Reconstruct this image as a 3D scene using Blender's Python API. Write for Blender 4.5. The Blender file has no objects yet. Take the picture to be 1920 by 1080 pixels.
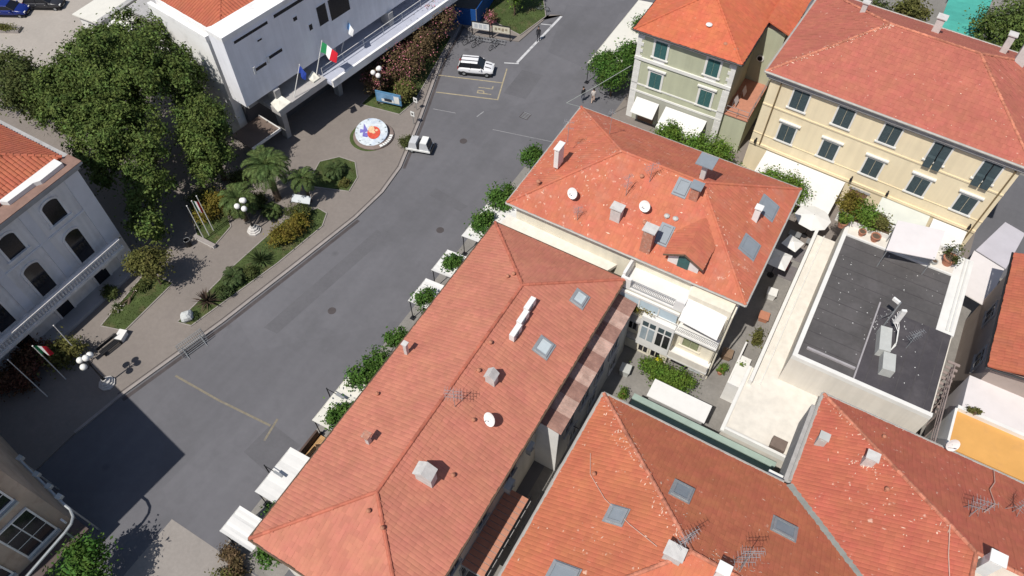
import bpy, math, random
import numpy as np
from mathutils import Vector, Matrix
R = math.radians
scene = bpy.context.scene
col = scene.collection
random.seed(7)
RNG = np.random.default_rng(7)

# ---------------------------------------------------------------- camera, sky, sun, exposure
cam_d = bpy.data.cameras.new('camera')
cam = bpy.data.objects.new('camera', cam_d)
col.objects.link(cam)
cam_d.sensor_width = 36.0
cam_d.lens = 26.25
cam_d.clip_start = 0.5
cam_d.clip_end = 1500
cam.location = (0, 0, 50)
cam.rotation_euler = (math.atan(1010 / 1400), 0, R(30))
scene.camera = cam

SUN_EL = 58.0
SUN_AZ = 79.0            # ground direction in which the shadows run
world = bpy.data.worlds.new('World')
scene.world = world
world.use_nodes = True
wn = world.node_tree.nodes
sky = wn.new('ShaderNodeTexSky')
sky.sky_type = 'NISHITA'
sky.sun_disc = False
sky.sun_elevation = R(SUN_EL)
sky.sun_rotation = R(191)
wn['Background'].inputs['Strength'].default_value = 0.088
world.node_tree.links.new(sky.outputs[0], wn['Background'].inputs['Color'])
sun_d = bpy.data.lights.new('sun', 'SUN')
sun_d.energy = 4.5
sun_d.angle = R(0.5)
sun_d.color = (1.0, 0.955, 0.88)
sun = bpy.data.objects.new('sun', sun_d)
col.objects.link(sun)
sdir = Vector((math.cos(R(SUN_AZ)) * math.cos(R(SUN_EL)), math.sin(R(SUN_AZ)) * math.cos(R(SUN_EL)), -math.sin(R(SUN_EL))))
sun.rotation_euler = sdir.to_track_quat('-Z', 'Y').to_euler()
sun.location = (0, 0, 90)
scene.view_settings.view_transform = 'Standard'
scene.view_settings.look = 'None'
scene.view_settings.exposure = 0.0
scene.view_settings.gamma = 1.0
scene.view_settings.use_curve_mapping = False
scene.render.engine = 'CYCLES'

# ---------------------------------------------------------------- helpers: materials
MATS = {}
def M(name, c, rough=0.8, var=0.12, scale=2.0, bump=0.0, bscale=30.0, metal=0.0, spec=0.3, island=0.0,
      stain=None, stain_amt=0.0, stain_scale=1.0, trans=0.0, fine=0.0, hue=0.0, streak=0.0, tracks=0.0):
    if name in MATS: return MATS[name]
    m = bpy.data.materials.new(name); m.use_nodes = True
    nt = m.node_tree; N = nt.nodes; L = nt.links
    b = N['Principled BSDF']
    b.inputs['Roughness'].default_value = rough
    b.inputs['Metallic'].default_value = metal
    b.inputs['Specular IOR Level'].default_value = spec
    tc = N.new('ShaderNodeTexCoord')
    def noise(s, det=4, rgh=0.6):
        n = N.new('ShaderNodeTexNoise'); n.inputs['Scale'].default_value = s
        n.inputs['Detail'].default_value = det; n.inputs['Roughness'].default_value = rgh
        L.new(tc.outputs['Object'], n.inputs['Vector']); return n
    n1 = noise(scale)
    ramp = N.new('ShaderNodeMapRange'); ramp.inputs[1].default_value = 0.3; ramp.inputs[2].default_value = 0.7
    ramp.inputs[3].default_value = 1 - var; ramp.inputs[4].default_value = 1 + var
    L.new(n1.outputs['Fac'], ramp.inputs[0])
    val = ramp.outputs[0]
    def mulval(a, sock, lo, hi, f0=0.0, f1=1.0):
        r = N.new('ShaderNodeMapRange'); r.inputs[1].default_value = f0; r.inputs[2].default_value = f1
        r.inputs[3].default_value = lo; r.inputs[4].default_value = hi; L.new(sock, r.inputs[0])
        mm = N.new('ShaderNodeMath'); mm.operation = 'MULTIPLY'; L.new(a, mm.inputs[0]); L.new(r.outputs[0], mm.inputs[1])
        return mm.outputs[0]
    if fine:
        val = mulval(val, noise(scale * 14, 3).outputs['Fac'], 1 - fine, 1 + fine, .25, .75)
    if streak or tracks:
        mp = N.new('ShaderNodeMapping'); mp.inputs['Scale'].default_value = (2.2, 2.2, .12) if streak else (.9, .055, 1)
        if tracks: mp.inputs['Rotation'].default_value = (0, 0, R(-7))
        L.new(tc.outputs['Object'], mp.inputs[0]); ns = N.new('ShaderNodeTexNoise'); ns.inputs['Scale'].default_value = 1.0; ns.inputs['Detail'].default_value = 5
        L.new(mp.outputs[0], ns.inputs['Vector']); k_ = streak or tracks
        val = mulval(val, ns.outputs['Fac'], 1 - k_, 1 + k_ * .4, .35, .65)
    if tracks:
        vo = N.new('ShaderNodeTexVoronoi'); vo.inputs['Scale'].default_value = .22; L.new(tc.outputs['Object'], vo.inputs['Vector'])
        val = mulval(val, vo.outputs['Distance'], .72, 1.0, .02, .09)
        vc = N.new('ShaderNodeTexVoronoi'); vc.inputs['Scale'].default_value = .10; L.new(tc.outputs['Object'], vc.inputs['Vector'])
        sp = N.new('ShaderNodeSeparateColor'); L.new(vc.outputs['Color'], sp.inputs[0]); val = mulval(val, sp.outputs[0], .95, 1.05)
    if island:
        g = N.new('ShaderNodeNewGeometry')
        val = mulval(val, g.outputs['Random Per Island'], 1 - island, 1 + island)
    hsv = N.new('ShaderNodeHueSaturation'); hsv.inputs['Color'].default_value = (*c, 1)
    L.new(val, hsv.inputs['Value'])
    if hue:
        n3 = noise(scale * 2.3)
        r = N.new('ShaderNodeMapRange'); r.inputs[1].default_value = .3; r.inputs[2].default_value = .7
        r.inputs[3].default_value = .5 - hue; r.inputs[4].default_value = .5 + hue
        L.new(n3.outputs['Fac'], r.inputs[0]); L.new(r.outputs[0], hsv.inputs['Hue'])
    out = hsv.outputs[0]
    if stain:
        n2 = noise(stain_scale, 6, .65)
        r = N.new('ShaderNodeMapRange'); r.inputs[1].default_value = .52; r.inputs[2].default_value = .72
        r.inputs[3].default_value = 0; r.inputs[4].default_value = stain_amt; L.new(n2.outputs['Fac'], r.inputs[0])
        mx = N.new('ShaderNodeMix'); mx.data_type = 'RGBA'
        L.new(r.outputs[0], mx.inputs['Factor']); L.new(out, mx.inputs[6]); mx.inputs[7].default_value = (*stain, 1)
        out = mx.outputs[2]
    L.new(out, b.inputs['Base Color'])
    if bump:
        nb = noise(bscale, 3)
        bp = N.new('ShaderNodeBump'); bp.inputs['Strength'].default_value = bump; bp.inputs['Distance'].default_value = 0.03
        L.new(nb.outputs['Fac'], bp.inputs['Height']); L.new(bp.outputs[0], b.inputs['Normal'])
    if trans:
        t = N.new('ShaderNodeBsdfTranslucent'); L.new(out, t.inputs['Color'])
        ms = N.new('ShaderNodeMixShader'); ms.inputs[0].default_value = trans
        L.new(b.outputs[0], ms.inputs[1]); L.new(t.outputs[0], ms.inputs[2])
        L.new(ms.outputs[0], N['Material Output'].inputs['Surface'])
    MATS[name] = m
    return m

def speck(m, c, scale, thr, amt=0.55):
    """small pale flecks (mortar, droppings, broken edges) with a shape of their own"""
    nt = m.node_tree; N = nt.nodes; L = nt.links; b = N['Principled BSDF']
    src = b.inputs['Base Color'].links[0].from_socket
    tc = N.new('ShaderNodeTexCoord')
    n = N.new('ShaderNodeTexNoise'); n.inputs['Scale'].default_value = scale; n.inputs['Detail'].default_value = 2
    L.new(tc.outputs['Object'], n.inputs['Vector'])
    n2 = N.new('ShaderNodeTexNoise'); n2.inputs['Scale'].default_value = .35; L.new(tc.outputs['Object'], n2.inputs['Vector'])
    ad = N.new('ShaderNodeMath'); ad.operation = 'MULTIPLY_ADD'; ad.inputs[1].default_value = .35
    L.new(n2.outputs['Fac'], ad.inputs[0]); L.new(n.outputs['Fac'], ad.inputs[2])
    r = N.new('ShaderNodeMapRange'); r.inputs[1].default_value = thr - .03; r.inputs[2].default_value = thr + .07
    r.inputs[3].default_value = 0; r.inputs[4].default_value = amt; L.new(ad.outputs[0], r.inputs[0])
    mx = N.new('ShaderNodeMix'); mx.data_type = 'RGBA'
    L.new(r.outputs[0], mx.inputs['Factor']); L.new(src, mx.inputs[6]); mx.inputs[7].default_value = (*c, 1)
    L.new(mx.outputs[2], b.inputs['Base Color'])
    return m

# ---------------------------------------------------------------- helpers: objects
def tag(o, label=None, cat=None, group=None, kind=None):
    if label: o['label'] = label
    if cat: o['category'] = cat
    if group: o['group'] = group
    if kind: o['kind'] = kind
    return o

def thing(name, label, cat, loc=(0, 0, 0), rz=0.0, group=None):
    o = bpy.data.objects.new(name, None); col.objects.link(o)
    o.empty_display_size = 0.3
    o.location = loc; o.rotation_euler = (0, 0, rz)
    return tag(o, label, cat, group)

def root_matrix(o):
    m = Matrix.Identity(4)
    while o is not None:
        m = (Matrix.Translation(o.location) @ o.rotation_euler.to_matrix().to_4x4()) @ m
        o = o.parent
    return m

class MB:
    def __init__(s): s.v = []; s.f = []
    def add(s, v, f):
        k = len(s.v); s.v += [tuple(p) for p in v]; s.f += [tuple(i + k for i in q) for q in f]; return s
    def hexa(s, a, b):
        # a: 4 lower points ccw, b: 4 upper points
        return s.add(list(a) + list(b), [(3, 2, 1, 0), (4, 5, 6, 7), (0, 1, 5, 4), (1, 2, 6, 5), (2, 3, 7, 6), (3, 0, 4, 7)])
    def box(s, x0, x1, y0, y1, z0, z1):
        q = [(x0, y0), (x1, y0), (x1, y1), (x0, y1)]
        return s.hexa([(*p, z0) for p in q], [(*p, z1) for p in q])
    def obox(s, c, size, rz=0.0, tilt=0.0):
        m = Matrix.Translation(Vector(c)) @ Matrix.Rotation(rz, 4, 'Z') @ Matrix.Rotation(tilt, 4, 'X')
        x, y, z = [d / 2 for d in size]
        q = [(-x, -y), (x, -y), (x, y), (-x, y)]
        return s.hexa([m @ Vector((*p, -z)) for p in q], [m @ Vector((*p, z)) for p in q])
    def fb(s, o, u, n, a0, a1, d0, d1, z0, z1):
        """box on a facade: along u from a0 to a1, outward n from d0 to d1"""
        def p(a, d, z): return (o[0] + u[0] * a + n[0] * d, o[1] + u[1] * a + n[1] * d, z)
        q = [(a0, d1), (a1, d1), (a1, d0), (a0, d0)]
        return s.hexa([p(*t, z0) for t in q], [p(*t, z1) for t in q])
    def prism(s, poly, z0, z1):
        n = len(poly)
        v = [(x, y, z0) for x, y in poly] + [(x, y, z1) for x, y in poly]
        f = [tuple(range(n))[::-1], tuple(range(n, 2 * n))] + [(i, (i + 1) % n, n + (i + 1) % n, n + i) for i in range(n)]
        return s.add(v, f)
    def poly(s, pts): return s.add(pts, [tuple(range(len(pts)))])
    def slab(s, pts, t):
        """polygon in space with thickness t downwards"""
        n = len(pts)
        v = list(pts) + [(p[0], p[1], p[2] - t) for p in pts]
        f = [tuple(range(n)), tuple(range(n, 2 * n))[::-1]] + [(i, n + i, n + (i + 1) % n, (i + 1) % n) for i in range(n)]
        return s.add(v, f)
    def cyl(s, p0, p1, r0, r1=None, n=8, caps=True):
        r1 = r0 if r1 is None else r1
        p0 = Vector(p0); p1 = Vector(p1); d = (p1 - p0).normalized()
        a = d.orthogonal().normalized(); b = d.cross(a)
        v = []
        for p, r in ((p0, r0), (p1, r1)):
            for i in range(n):
                t = 2 * math.pi * i / n; v.append(p + (a * math.cos(t) + b * math.sin(t)) * r)
        f = [(i, (i + 1) % n, n + (i + 1) % n, n + i) for i in range(n)]
        if caps: f += [tuple(range(n))[::-1], tuple(range(n, 2 * n))]
        return s.add(v, f)
    def tube(s, pts, r, n=6):
        for a, b in zip(pts[:-1], pts[1:]): s.cyl(a, b, r, r, n)
        return s
    def sphere(s, c, r, n=10, sz=1.0):
        v = []; f = []; k = n // 2
        for j in range(k + 1):
            t = math.pi * j / k
            for i in range(n):
                p = 2 * math.pi * i / n
                v.append((c[0] + r * math.sin(t) * math.cos(p), c[1] + r * math.sin(t) * math.sin(p), c[2] + sz * r * math.cos(t)))
        for j in range(k):
            for i in range(n):
                f.append((j * n + i, (j + 1) * n + i, (j + 1) * n + (i + 1) % n, j * n + (i + 1) % n))
        return s.add(v, f)
    def lathe(s, c, prof, n=16):
        v = []; f = []
        for r, z in prof:
            for i in range(n):
                t = 2 * math.pi * (i + .5) / n; v.append((c[0] + r * math.cos(t), c[1] + r * math.sin(t), c[2] + z))
        for j in range(len(prof) - 1):
            for i in range(n): f.append((j * n + i, j * n + (i + 1) % n, (j + 1) * n + (i + 1) % n, (j + 1) * n + i))
        f.append(tuple(range(n))[::-1]); f.append(tuple(range((len(prof) - 1) * n, len(prof) * n)))
        return s.add(v, f)
    def torus(s, c, axis, R0, r, n=18, k=5):
        ax = Vector(axis).normalized(); a = ax.orthogonal().normalized(); b = ax.cross(a); c = Vector(c)
        v = []; f = []
        for i in range(n):
            t = 2 * math.pi * i / n; d = a * math.cos(t) + b * math.sin(t)
            for j in range(k):
                q = 2 * math.pi * j / k; v.append(c + d * (R0 + r * math.cos(q)) + ax * r * math.sin(q))
        for i in range(n):
            for j in range(k): f.append((i * k + j, ((i + 1) % n) * k + j, ((i + 1) % n) * k + (j + 1) % k, i * k + (j + 1) % k))
        return s.add(v, f)
    def build(s, name, mat, parent=None, local=False, smooth=False, **tags):
        v = s.v
        if parent is not None and not local:
            inv = root_matrix(parent).inverted()
            v = [inv @ Vector(p) for p in v]
        me = bpy.data.meshes.new(name); me.from_pydata([tuple(p) for p in v], [], s.f); me.update()
        if smooth: me.polygons.foreach_set('use_smooth', [True] * len(me.polygons))
        o = bpy.data.objects.new(name, me); col.objects.link(o)
        for m in (mat if isinstance(mat, (list, tuple)) else [mat]): me.materials.append(m)
        if parent is not None: o.parent = parent
        tag(o, **tags)
        return o

def np_mesh(name, V, Fq, mat, parent=None, **tags):
    me = bpy.data.meshes.new(name); me.from_pydata(V.tolist(), [], Fq.tolist()); me.update()
    me.materials.append(mat)
    o = bpy.data.objects.new(name, me); col.objects.link(o)
    if parent is not None: o.parent = parent
    tag(o, **tags); return o

def copy_tree(o, parent=None):
    c = o.copy(); col.objects.link(c); c.parent = parent
    for ch in o.children: copy_tree(ch, c)
    return c

# ---------------------------------------------------------------- helpers: tiled roofs
def inside(p, poly, eps=0.0):
    for i in range(len(poly)):
        a = poly[i]; b = poly[(i + 1) % len(poly)]
        ex, ey = b[0] - a[0], b[1] - a[1]; l = math.hypot(ex, ey)
        if l > 1e-6 and (ex * (p[1] - a[1]) - ey * (p[0] - a[0])) / l < eps: return False
    return True

def tile_face(mb, pts, w=0.25, l=0.38, h=0.014):
    """courses of barrel tiles over one roof plane; pts ccw from above, pts[0]-pts[1] is the eave"""
    P = [Vector(p) for p in pts]
    e = (P[1] - P[0]).normalized()
    n = None
    for i in range(2, len(P)):
        c = e.cross(P[i] - P[0])
        if c.length > 1e-3: n = c.normalized(); break
    if n.z < 0: n = -n
    sv = n.cross(e).normalized()
    q = [((p - P[0]).dot(e), (p - P[0]).dot(sv)) for p in P]
    amin = min(t[0] for t in q); amax = max(t[0] for t in q); bmax = max(t[1] for t in q)
    nj = int(bmax / l) + 1; ni = int((amax - amin) / w) + 1
    prof = ((0.0, 0.004), (0.2, .8), (0.5, 1.0), (0.8, .8), (1.0, 0.004))
    V = mb.v; Fc = mb.f
    for j in range(nj):
        for i in range(ni):
            a = amin + i * w; b = j * l
            if not inside((a + w / 2, b + l * .45), q, 0.03): continue
            jit = random.uniform(-.025, .025); jz = random.uniform(-.006, .010); k = len(V)
            for bb, lift in ((b - .03 + jit, .020), (b + l, .006)):
                for t, hh in prof:
                    V.append(tuple(P[0] + e * (a + t * w) + sv * bb + n * (hh * h + lift + jz)))
            for t in range(4): Fc.append((k + t, k + t + 1, k + 6 + t, k + 5 + t))
            Fc.append((k + 4, k + 3, k + 2, k + 1, k))

def cap_line(mb, a, b, r=0.10, seg=0.42, lift=0.05):
    a = Vector(a); b = Vector(b); d = b - a; L = d.length; d.normalize()
    side = d.cross(Vector((0, 0, 1))).normalized(); up = side.cross(d)
    n = max(1, int(L / seg)); st = L / n
    for i in range(n):
        p0 = a + d * (i * st - .03); p1 = a + d * ((i + 1) * st); k = len(mb.v)
        for p, rr, lf in ((p0, r * 1.12, lift + .03), (p1, r * .95, lift)):
            for t in range(5):
                q = math.pi * t / 4; mb.v.append(tuple(p + side * rr * math.cos(q) * 1.1 + up * (rr * math.sin(q) + lf - .05)))
        for t in range(4): mb.f.append((k + t, k + t + 1, k + 6 + t, k + 5 + t))
        mb.f.append((k + 4, k + 3, k + 2, k + 1, k))

def roof(parent, faces, mat, caps=(), capmat=None, w=0.25, l=0.38, h=0.014, tiles=True, thick=0.16, local=False):
    base = MB()
    for f in faces: base.slab(f, thick)
    ro = base.build('roof', mat, parent, local)
    if tiles:
        t = MB()
        for f in faces: tile_face(t, f, w, l, h)
        t.build('roof_tiles', mat, ro, local, kind='stuff')
    if caps:
        c = MB()
        for a, b in caps: cap_line(c, a, b)
        c.build('ridge_tiles', capmat or mat, ro, local, kind='stuff')
    return ro

def flecks(t, face, n, near=None, spread=.5, size=(.08, .32), local=False):
    """loose mortar crumbs and broken edges scattered over a roof plane"""
    P = [Vector(p) for p in face]; e = (P[1] - P[0]).normalized(); nn = None
    for p in P[2:]:
        c = e.cross(p - P[0])
        if c.length > 1e-3: nn = c.normalized(); break
    if nn.z < 0: nn = -nn
    sv = nn.cross(e).normalized(); q = [((p - P[0]).dot(e), (p - P[0]).dot(sv)) for p in P]
    m = MB(); xs = [a for a, b in q]; ys = [b for a, b in q]; k = 0; tries = 0
    while k < n and tries < n * 40:
        tries += 1
        if near:
            a, b = Vector(near[0]), Vector(near[1]); c = a.lerp(b, random.random()) - P[0]; u, v = c.dot(e) + random.gauss(0, spread), c.dot(sv) + random.gauss(0, spread)
        else: u, v = random.uniform(min(xs), max(xs)), random.uniform(min(ys), max(ys))
        if not inside((u, v), q, .05): continue
        L = random.uniform(*size) * random.choice((.4, .6, 1)); w_ = random.uniform(.02, .05); an = random.choice((0, 0, math.pi / 2)) + random.gauss(0, .3)
        d = e * math.cos(an) + sv * math.sin(an); s = nn.cross(d); c = P[0] + e * u + sv * v + nn * .07
        m.add([c - d * L / 2, c + s * w_ + d * L * .1, c + d * L / 2, c - s * w_], [(0, 1, 2, 3)]); m.f[-1] = m.f[-1][::-1]; k += 1
    return m.build('mortar_flecks', MATS['mortar_pale'], t, local, kind='stuff')

def posts(parent, pts, z0, z1, r, mat, name='post', local=False):
    for p in pts: MB().cyl((p[0], p[1], z0), (p[0], p[1], z1), r, n=6).build(name, mat, parent, local)

def hip_faces(x0, x1, y0, y1, ze, zr):
    w = x1 - x0; d = y1 - y0
    if d >= w:
        cx = (x0 + x1) / 2; r0 = (cx, y0 + w / 2, zr); r1 = (cx, y1 - w / 2, zr)
        a, b, c, e = (x0, y0, ze), (x1, y0, ze), (x1, y1, ze), (x0, y1, ze)
        return [[a, b, r0], [b, c, r1, r0], [c, e, r1], [e, a, r0, r1]], [(r0, r1), (a, r0), (b, r0), (c, r1), (e, r1)]
    cy = (y0 + y1) / 2; r0 = (x0 + d / 2, cy, zr); r1 = (x1 - d / 2, cy, zr)
    a, b, c, e = (x0, y0, ze), (x1, y0, ze), (x1, y1, ze), (x0, y1, ze)
    return [[a, b, r1, r0], [b, c, r1], [c, e, r0, r1], [e, a, r0]], [(r0, r1), (a, r0), (b, r1), (c, r1), (e, r0)]

def gutter(parent, pts, mat, r=0.085, closed=True, local=False):
    g = MB(); q = list(pts) + ([pts[0]] if closed else [])
    g.tube(q, r, 6); return g.build('gutter', mat, parent, local)

# ---------------------------------------------------------------- helpers: plants
def leaf_quads(pos, nrm, size, asp=0.55):
    n = len(pos)
    t = RNG.normal(size=(n, 3)); t -= (t * nrm).sum(1, keepdims=True) * nrm
    t /= np.linalg.norm(t, axis=1, keepdims=True) + 1e-9
    b = np.cross(nrm, t); s = size[:, None]
    V = np.stack([pos - t * s, pos + b * s * asp, pos + t * s + nrm * s * .25, pos - b * s * asp], 1).reshape(-1, 3)
    return V, np.arange(4 * n).reshape(n, 4)

def crown_points(clumps, n, sub=22, tight=0.30, shell=0.55):
    """leaf positions gathered in many small tufts spread through a few big lobes"""
    vol = np.array([c[3] * c[4] * c[5] for c in clumps]) ** .67; vol = vol / vol.sum()
    P = []; Nn = []
    for c, f in zip(clumps, vol):
        m = max(8, int(n * f)); ctr = np.array(c[:3]); rad = np.array(c[3:6])
        k = max(6, int(sub * (rad.mean() ** 1.3)))
        d = RNG.normal(size=(k, 3)); d[:, 2] = d[:, 2] * .9 + .25
        d /= np.linalg.norm(d, axis=1, keepdims=True)
        rr = shell + (1 - shell) * RNG.random((k, 1))
        sc = d * rr
        idx = RNG.integers(0, k, m)
        tuft = RNG.normal(size=(m, 3)) * (tight / math.sqrt(max(1.0, rad.mean())))
        p = sc[idx] + tuft * (.7 + .6 * RNG.random((m, 1)))
        P.append(ctr + p * rad)
        q = d[idx] * .7 + RNG.normal(size=(m, 3)) * .55 + np.array([0, 0, .45])
        Nn.append(q / np.linalg.norm(q, axis=1, keepdims=True))
    return np.concatenate(P), np.concatenate(Nn)

def plant(name, label, cat, base, clumps, n, size, mat, trunk_h=0.0, trunk_r=0.12, group=None, sub=22, tight=.3, blossom=None,
          bl_n=0, zmin=0.02, bark=None, asp=.55, filler=0.0):
    t = thing(name, label, cat, base, 0, group)
    P, Nn = crown_points(clumps, n, sub, tight)
    if filler:
        P2, N2 = crown_points([(c[0], c[1], c[2] - .1 * c[5], c[3] * .74, c[4] * .74, c[5] * .74) for c in clumps], int(n * filler), 40, .5, .2)
        P = np.concatenate([P, P2]); Nn = np.concatenate([Nn, N2])
    P[:, 2] = np.maximum(P[:, 2], zmin)
    V, Fq = leaf_quads(P, Nn, size * (.6 + .8 * RNG.random(len(P))), asp)
    np_mesh('crown' if trunk_h else 'foliage', V, Fq, mat, t)
    tb = MB()
    top = Vector((clumps[0][0] * .3, clumps[0][1] * .3, max(trunk_h, .3)))
    tb.cyl((0, 0, -.05), top, trunk_r, trunk_r * .7, 7)
    for c in clumps[:7]:
        e = Vector(c[:3]); m1 = top.lerp(e, .5) + Vector((0, 0, -.1 * abs(e.z - top.z)))
        tb.cyl(top - Vector((0, 0, trunk_r)), m1, trunk_r * .62, trunk_r * .4, 6); tb.cyl(m1, e, trunk_r * .4, trunk_r * .12, 5)
    tb.build('trunk' if trunk_h else 'stem', bark or MATS['bark'], t, True)
    if blossom:
        Pb, Nb = crown_points([(c[0], c[1], c[2] + c[5] * .1, c[3] * 1.05, c[4] * 1.05, c[5] * 1.05) for c in clumps], bl_n, sub, tight * .8, .85)
        Pb[:, 2] = np.maximum(Pb[:, 2], zmin)
        Vb, Fb = leaf_quads(Pb, Nb, size * .6 * (.7 + .6 * RNG.random(len(Pb))), .9)
        np_mesh('blossom', Vb, Fb, blossom, t)
    return t

def frond_quads(base, az, elev0, length, nleaf, lw, droop, ll):
    V = []; Fq = []; p = Vector(base); el = elev0; st = length / nleaf
    for i in range(nleaf):
        f = i / nleaf
        d = Vector((math.cos(az) * math.cos(el), math.sin(az) * math.cos(el), math.sin(el)))
        side = d.cross(Vector((0, 0, 1))).normalized(); up = side.cross(d)
        L = ll * (math.sin(math.pi * (.12 + .85 * f)) ** .7)
        k = len(V); V += [p - side * .02, p + d * st - side * .02, p + d * st + side * .02, p + side * .02]; Fq.append((k, k + 1, k + 2, k + 3))
        if i > 1:
            for s in (-1, 1):
                a = p + d * st * .5; tip = a + side * s * L * .8 + d * L * .55 + up * L * (.22 - .5 * f) + Vector((0, 0, random.uniform(-.08, .04)))
                k = len(V); m = a.lerp(tip, .45)
                V += [a, m + d * lw, tip, m - d * lw]; Fq.append((k, k + 1, k + 2, k + 3))
        p = p + d * st; el -= droop / nleaf * (1 + f)
    return V, Fq

def palm(name, label, cat, base, trunk_h, nf, length, ll, mat, trunk_r=.25, dead=0, group=None, el=(0.1, 1.35)):
    t = thing(name, label, cat, base, 0, group)
    V = []; Fq = []
    for i in range(nf):
        az = i * 2.39996 + random.uniform(-.2, .2); e0 = el[0] + (el[1] - el[0]) * ((i + .5) / nf)
        v, f = frond_quads((0, 0, trunk_h), az, e0, length * random.uniform(.85, 1.08), 22, .035 + .02 * length / 2, 1.5, ll)
        k = len(V); V += v; Fq += [tuple(x + k for x in q) for q in f]
    m = MB(); m.v = [tuple(p) for p in V]; m.f = Fq; m.build('fronds', mat, t, True)
    b = MB(); b.lathe((0, 0, 0), [(trunk_r * 1.25, -.05), (trunk_r, .2), (trunk_r * .9, trunk_h * .6), (trunk_r * 1.15, trunk_h), (trunk_r * .5, trunk_h + .15)], 10)
    b.build('trunk', MATS['bark'], t, True)
    if dead:
        V = []; Fq = []
        for i in range(dead):
            az = i * 2.1 + .5
            v, f = frond_quads((0, 0, trunk_h - .1), az, -.2, length * .75, 16, .04, 1.6, ll * .6)
            k = len(V); V += v; Fq += [tuple(x + k for x in q) for q in f]
        m = MB(); m.v = [tuple(p) for p in V]; m.f = Fq; m.build('dry_fronds', MATS['dryfrond'], t, True)
    return t

def sword_plant(name, label, cat, base, n, length, w, mat, group=None, stem=.15):
    t = thing(name, label, cat, base, 0, group); m = MB()
    for i in range(n):
        az = i * 2.39996 + random.uniform(-.3, .3); e = .15 + 1.3 * (i / n) + random.uniform(-.1, .1); L = length * random.uniform(.75, 1.1)
        d = Vector((math.cos(az) * math.cos(e), math.sin(az) * math.cos(e), math.sin(e))); s = d.cross(Vector((0, 0, 1))).normalized()
        p = Vector((0, 0, stem)); mid = p + d * L * .5 + Vector((0, 0, .02)); tip = p + d * L - Vector((0, 0, L * .12))
        m.add([p - s * w * .5, mid - s * w, tip, mid + s * w, p + s * w * .5], [(0, 1, 3, 4), (1, 2, 3)])
    m.build('leaves', mat, t, True)
    MB().cyl((0, 0, -.05), (0, 0, stem + .1), .1, .07, 7).build('stem', MATS['bark'], t, True)
    return t

# ---------------------------------------------------------------- materials
asphalt = M('asphalt', (.134, .132, .144), .9, .08, .12, .2, 60, fine=.05, stain=(.105, .104, .112), stain_amt=.7, stain_scale=.22, tracks=.055)
paving = M('paving', (.215, .188, .170), .85, .10, .25, .2, 40, fine=.07, stain=(.165, .142, .132), stain_amt=.5, stain_scale=.5)
paving_l = M('paving_light', (.27, .245, .225), .85, .07, .3, .2, 40, fine=.08)
concrete = M('concrete', (.225, .212, .197), .9, .14, .35, .2, 30, fine=.10, stain=(.155, .145, .135), stain_amt=.6, stain_scale=.5)
kerbm = M('kerb_stone', (.30, .27, .255), .85, .12, 1.5, fine=.1)
gutterm = M('gutter_stone', (.075, .065, .066), .9, .2, 1.2)
soil = M('soil_grass', (.060, .085, .026), .95, .3, .9, .5, 25, stain=(.13, .10, .055), stain_amt=.8, stain_scale=.8)
M('bark', (.12, .085, .06), .95, .2, 4)
M('dryfrond', (.50, .34, .17), .9, .2, 3)
wpaint = M('road_white', (.52, .52, .53), .8, .15, 2, stain=(.14, .14, .15), stain_amt=.9, stain_scale=1.8)
ypaint = M('road_yellow', (.36, .305, .20), .8, .15, 2, stain=(.15, .15, .16), stain_amt=.95, stain_scale=2.2)
wfaint = M('road_white_worn', (.27, .27, .28), .8, .2, 3, stain=(.134, .132, .144), stain_amt=1.0, stain_scale=1.2, fine=.2)
yfaint = M('road_yellow_worn', (.205, .18, .135), .8, .2, 3, stain=(.134, .132, .144), stain_amt=1.0, stain_scale=.9, fine=.2)

def roofmat(name, c, st, fl=(.75, .55, .45), thr=None):
    m = M(name, c, .85, .09, .45, island=.075, stain=st, stain_amt=.6, stain_scale=.55, hue=.006)
    if thr: speck(m, fl, 3.2, thr)
    return m
R_main = roofmat('tile_salmon', (.468, .177, .120), (.415, .146, .098))
R_b2 = roofmat('tile_patched', (.485, .150, .088), (.47, .200, .145), (.70, .46, .36), .875)
R_b6 = roofmat('tile_orange', (.49, .155, .082), (.43, .130, .075), (.82, .60, .46), .915)
R_yel = roofmat('tile_rose', (.405, .128, .090), (.36, .118, .085), (.75, .5, .4), .93)
R_grn = roofmat('tile_bright', (.53, .140, .070), (.49, .145, .085), (.8, .55, .4), .94)
R_vil = roofmat('tile_brown', (.42, .125, .070), (.33, .11, .075))
cap_pale = M('ridge_mortar', (.47, .18, .115), .9, .3, 4, island=.25)
M('mortar_pale', (.74, .50, .38), .9, .15, 3, island=.2)
cap_red = M('ridge_red', (.44, .14, .09), .9, .15, 2, island=.15)

white = M('white_plaster', (.72, .71, .69), .9, .06, .8, .1, 20, stain=(.5, .48, .46), stain_amt=.45, stain_scale=.9)
offwhite = M('off_white_trim', (.70, .69, .66), .85, .06, 1)
cream = M('cream_plaster', (.75, .70, .58), .9, .05, .7, streak=.07, stain=(.66, .60, .48), stain_amt=.5, stain_scale=.7)
creamw = M('cream_white', (.68, .64, .575), .9, .05, .5, streak=.08, stain=(.62, .57, .5), stain_amt=.5, stain_scale=.6)
yellow = M('yellow_plaster', (.78, .67, .47), .9, .05, .5, streak=.06, stain=(.73, .64, .46), stain_amt=.6, stain_scale=.5)
green = M('sage_plaster', (.46, .475, .345), .9, .05, .6, streak=.07, stain=(.47, .48, .34), stain_amt=.5, stain_scale=.7)
greyw = M('grey_plaster', (.40, .39, .385), .9, .12, .8, streak=.12, stain=(.27, .26, .25), stain_amt=.6, stain_scale=.8)
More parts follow.
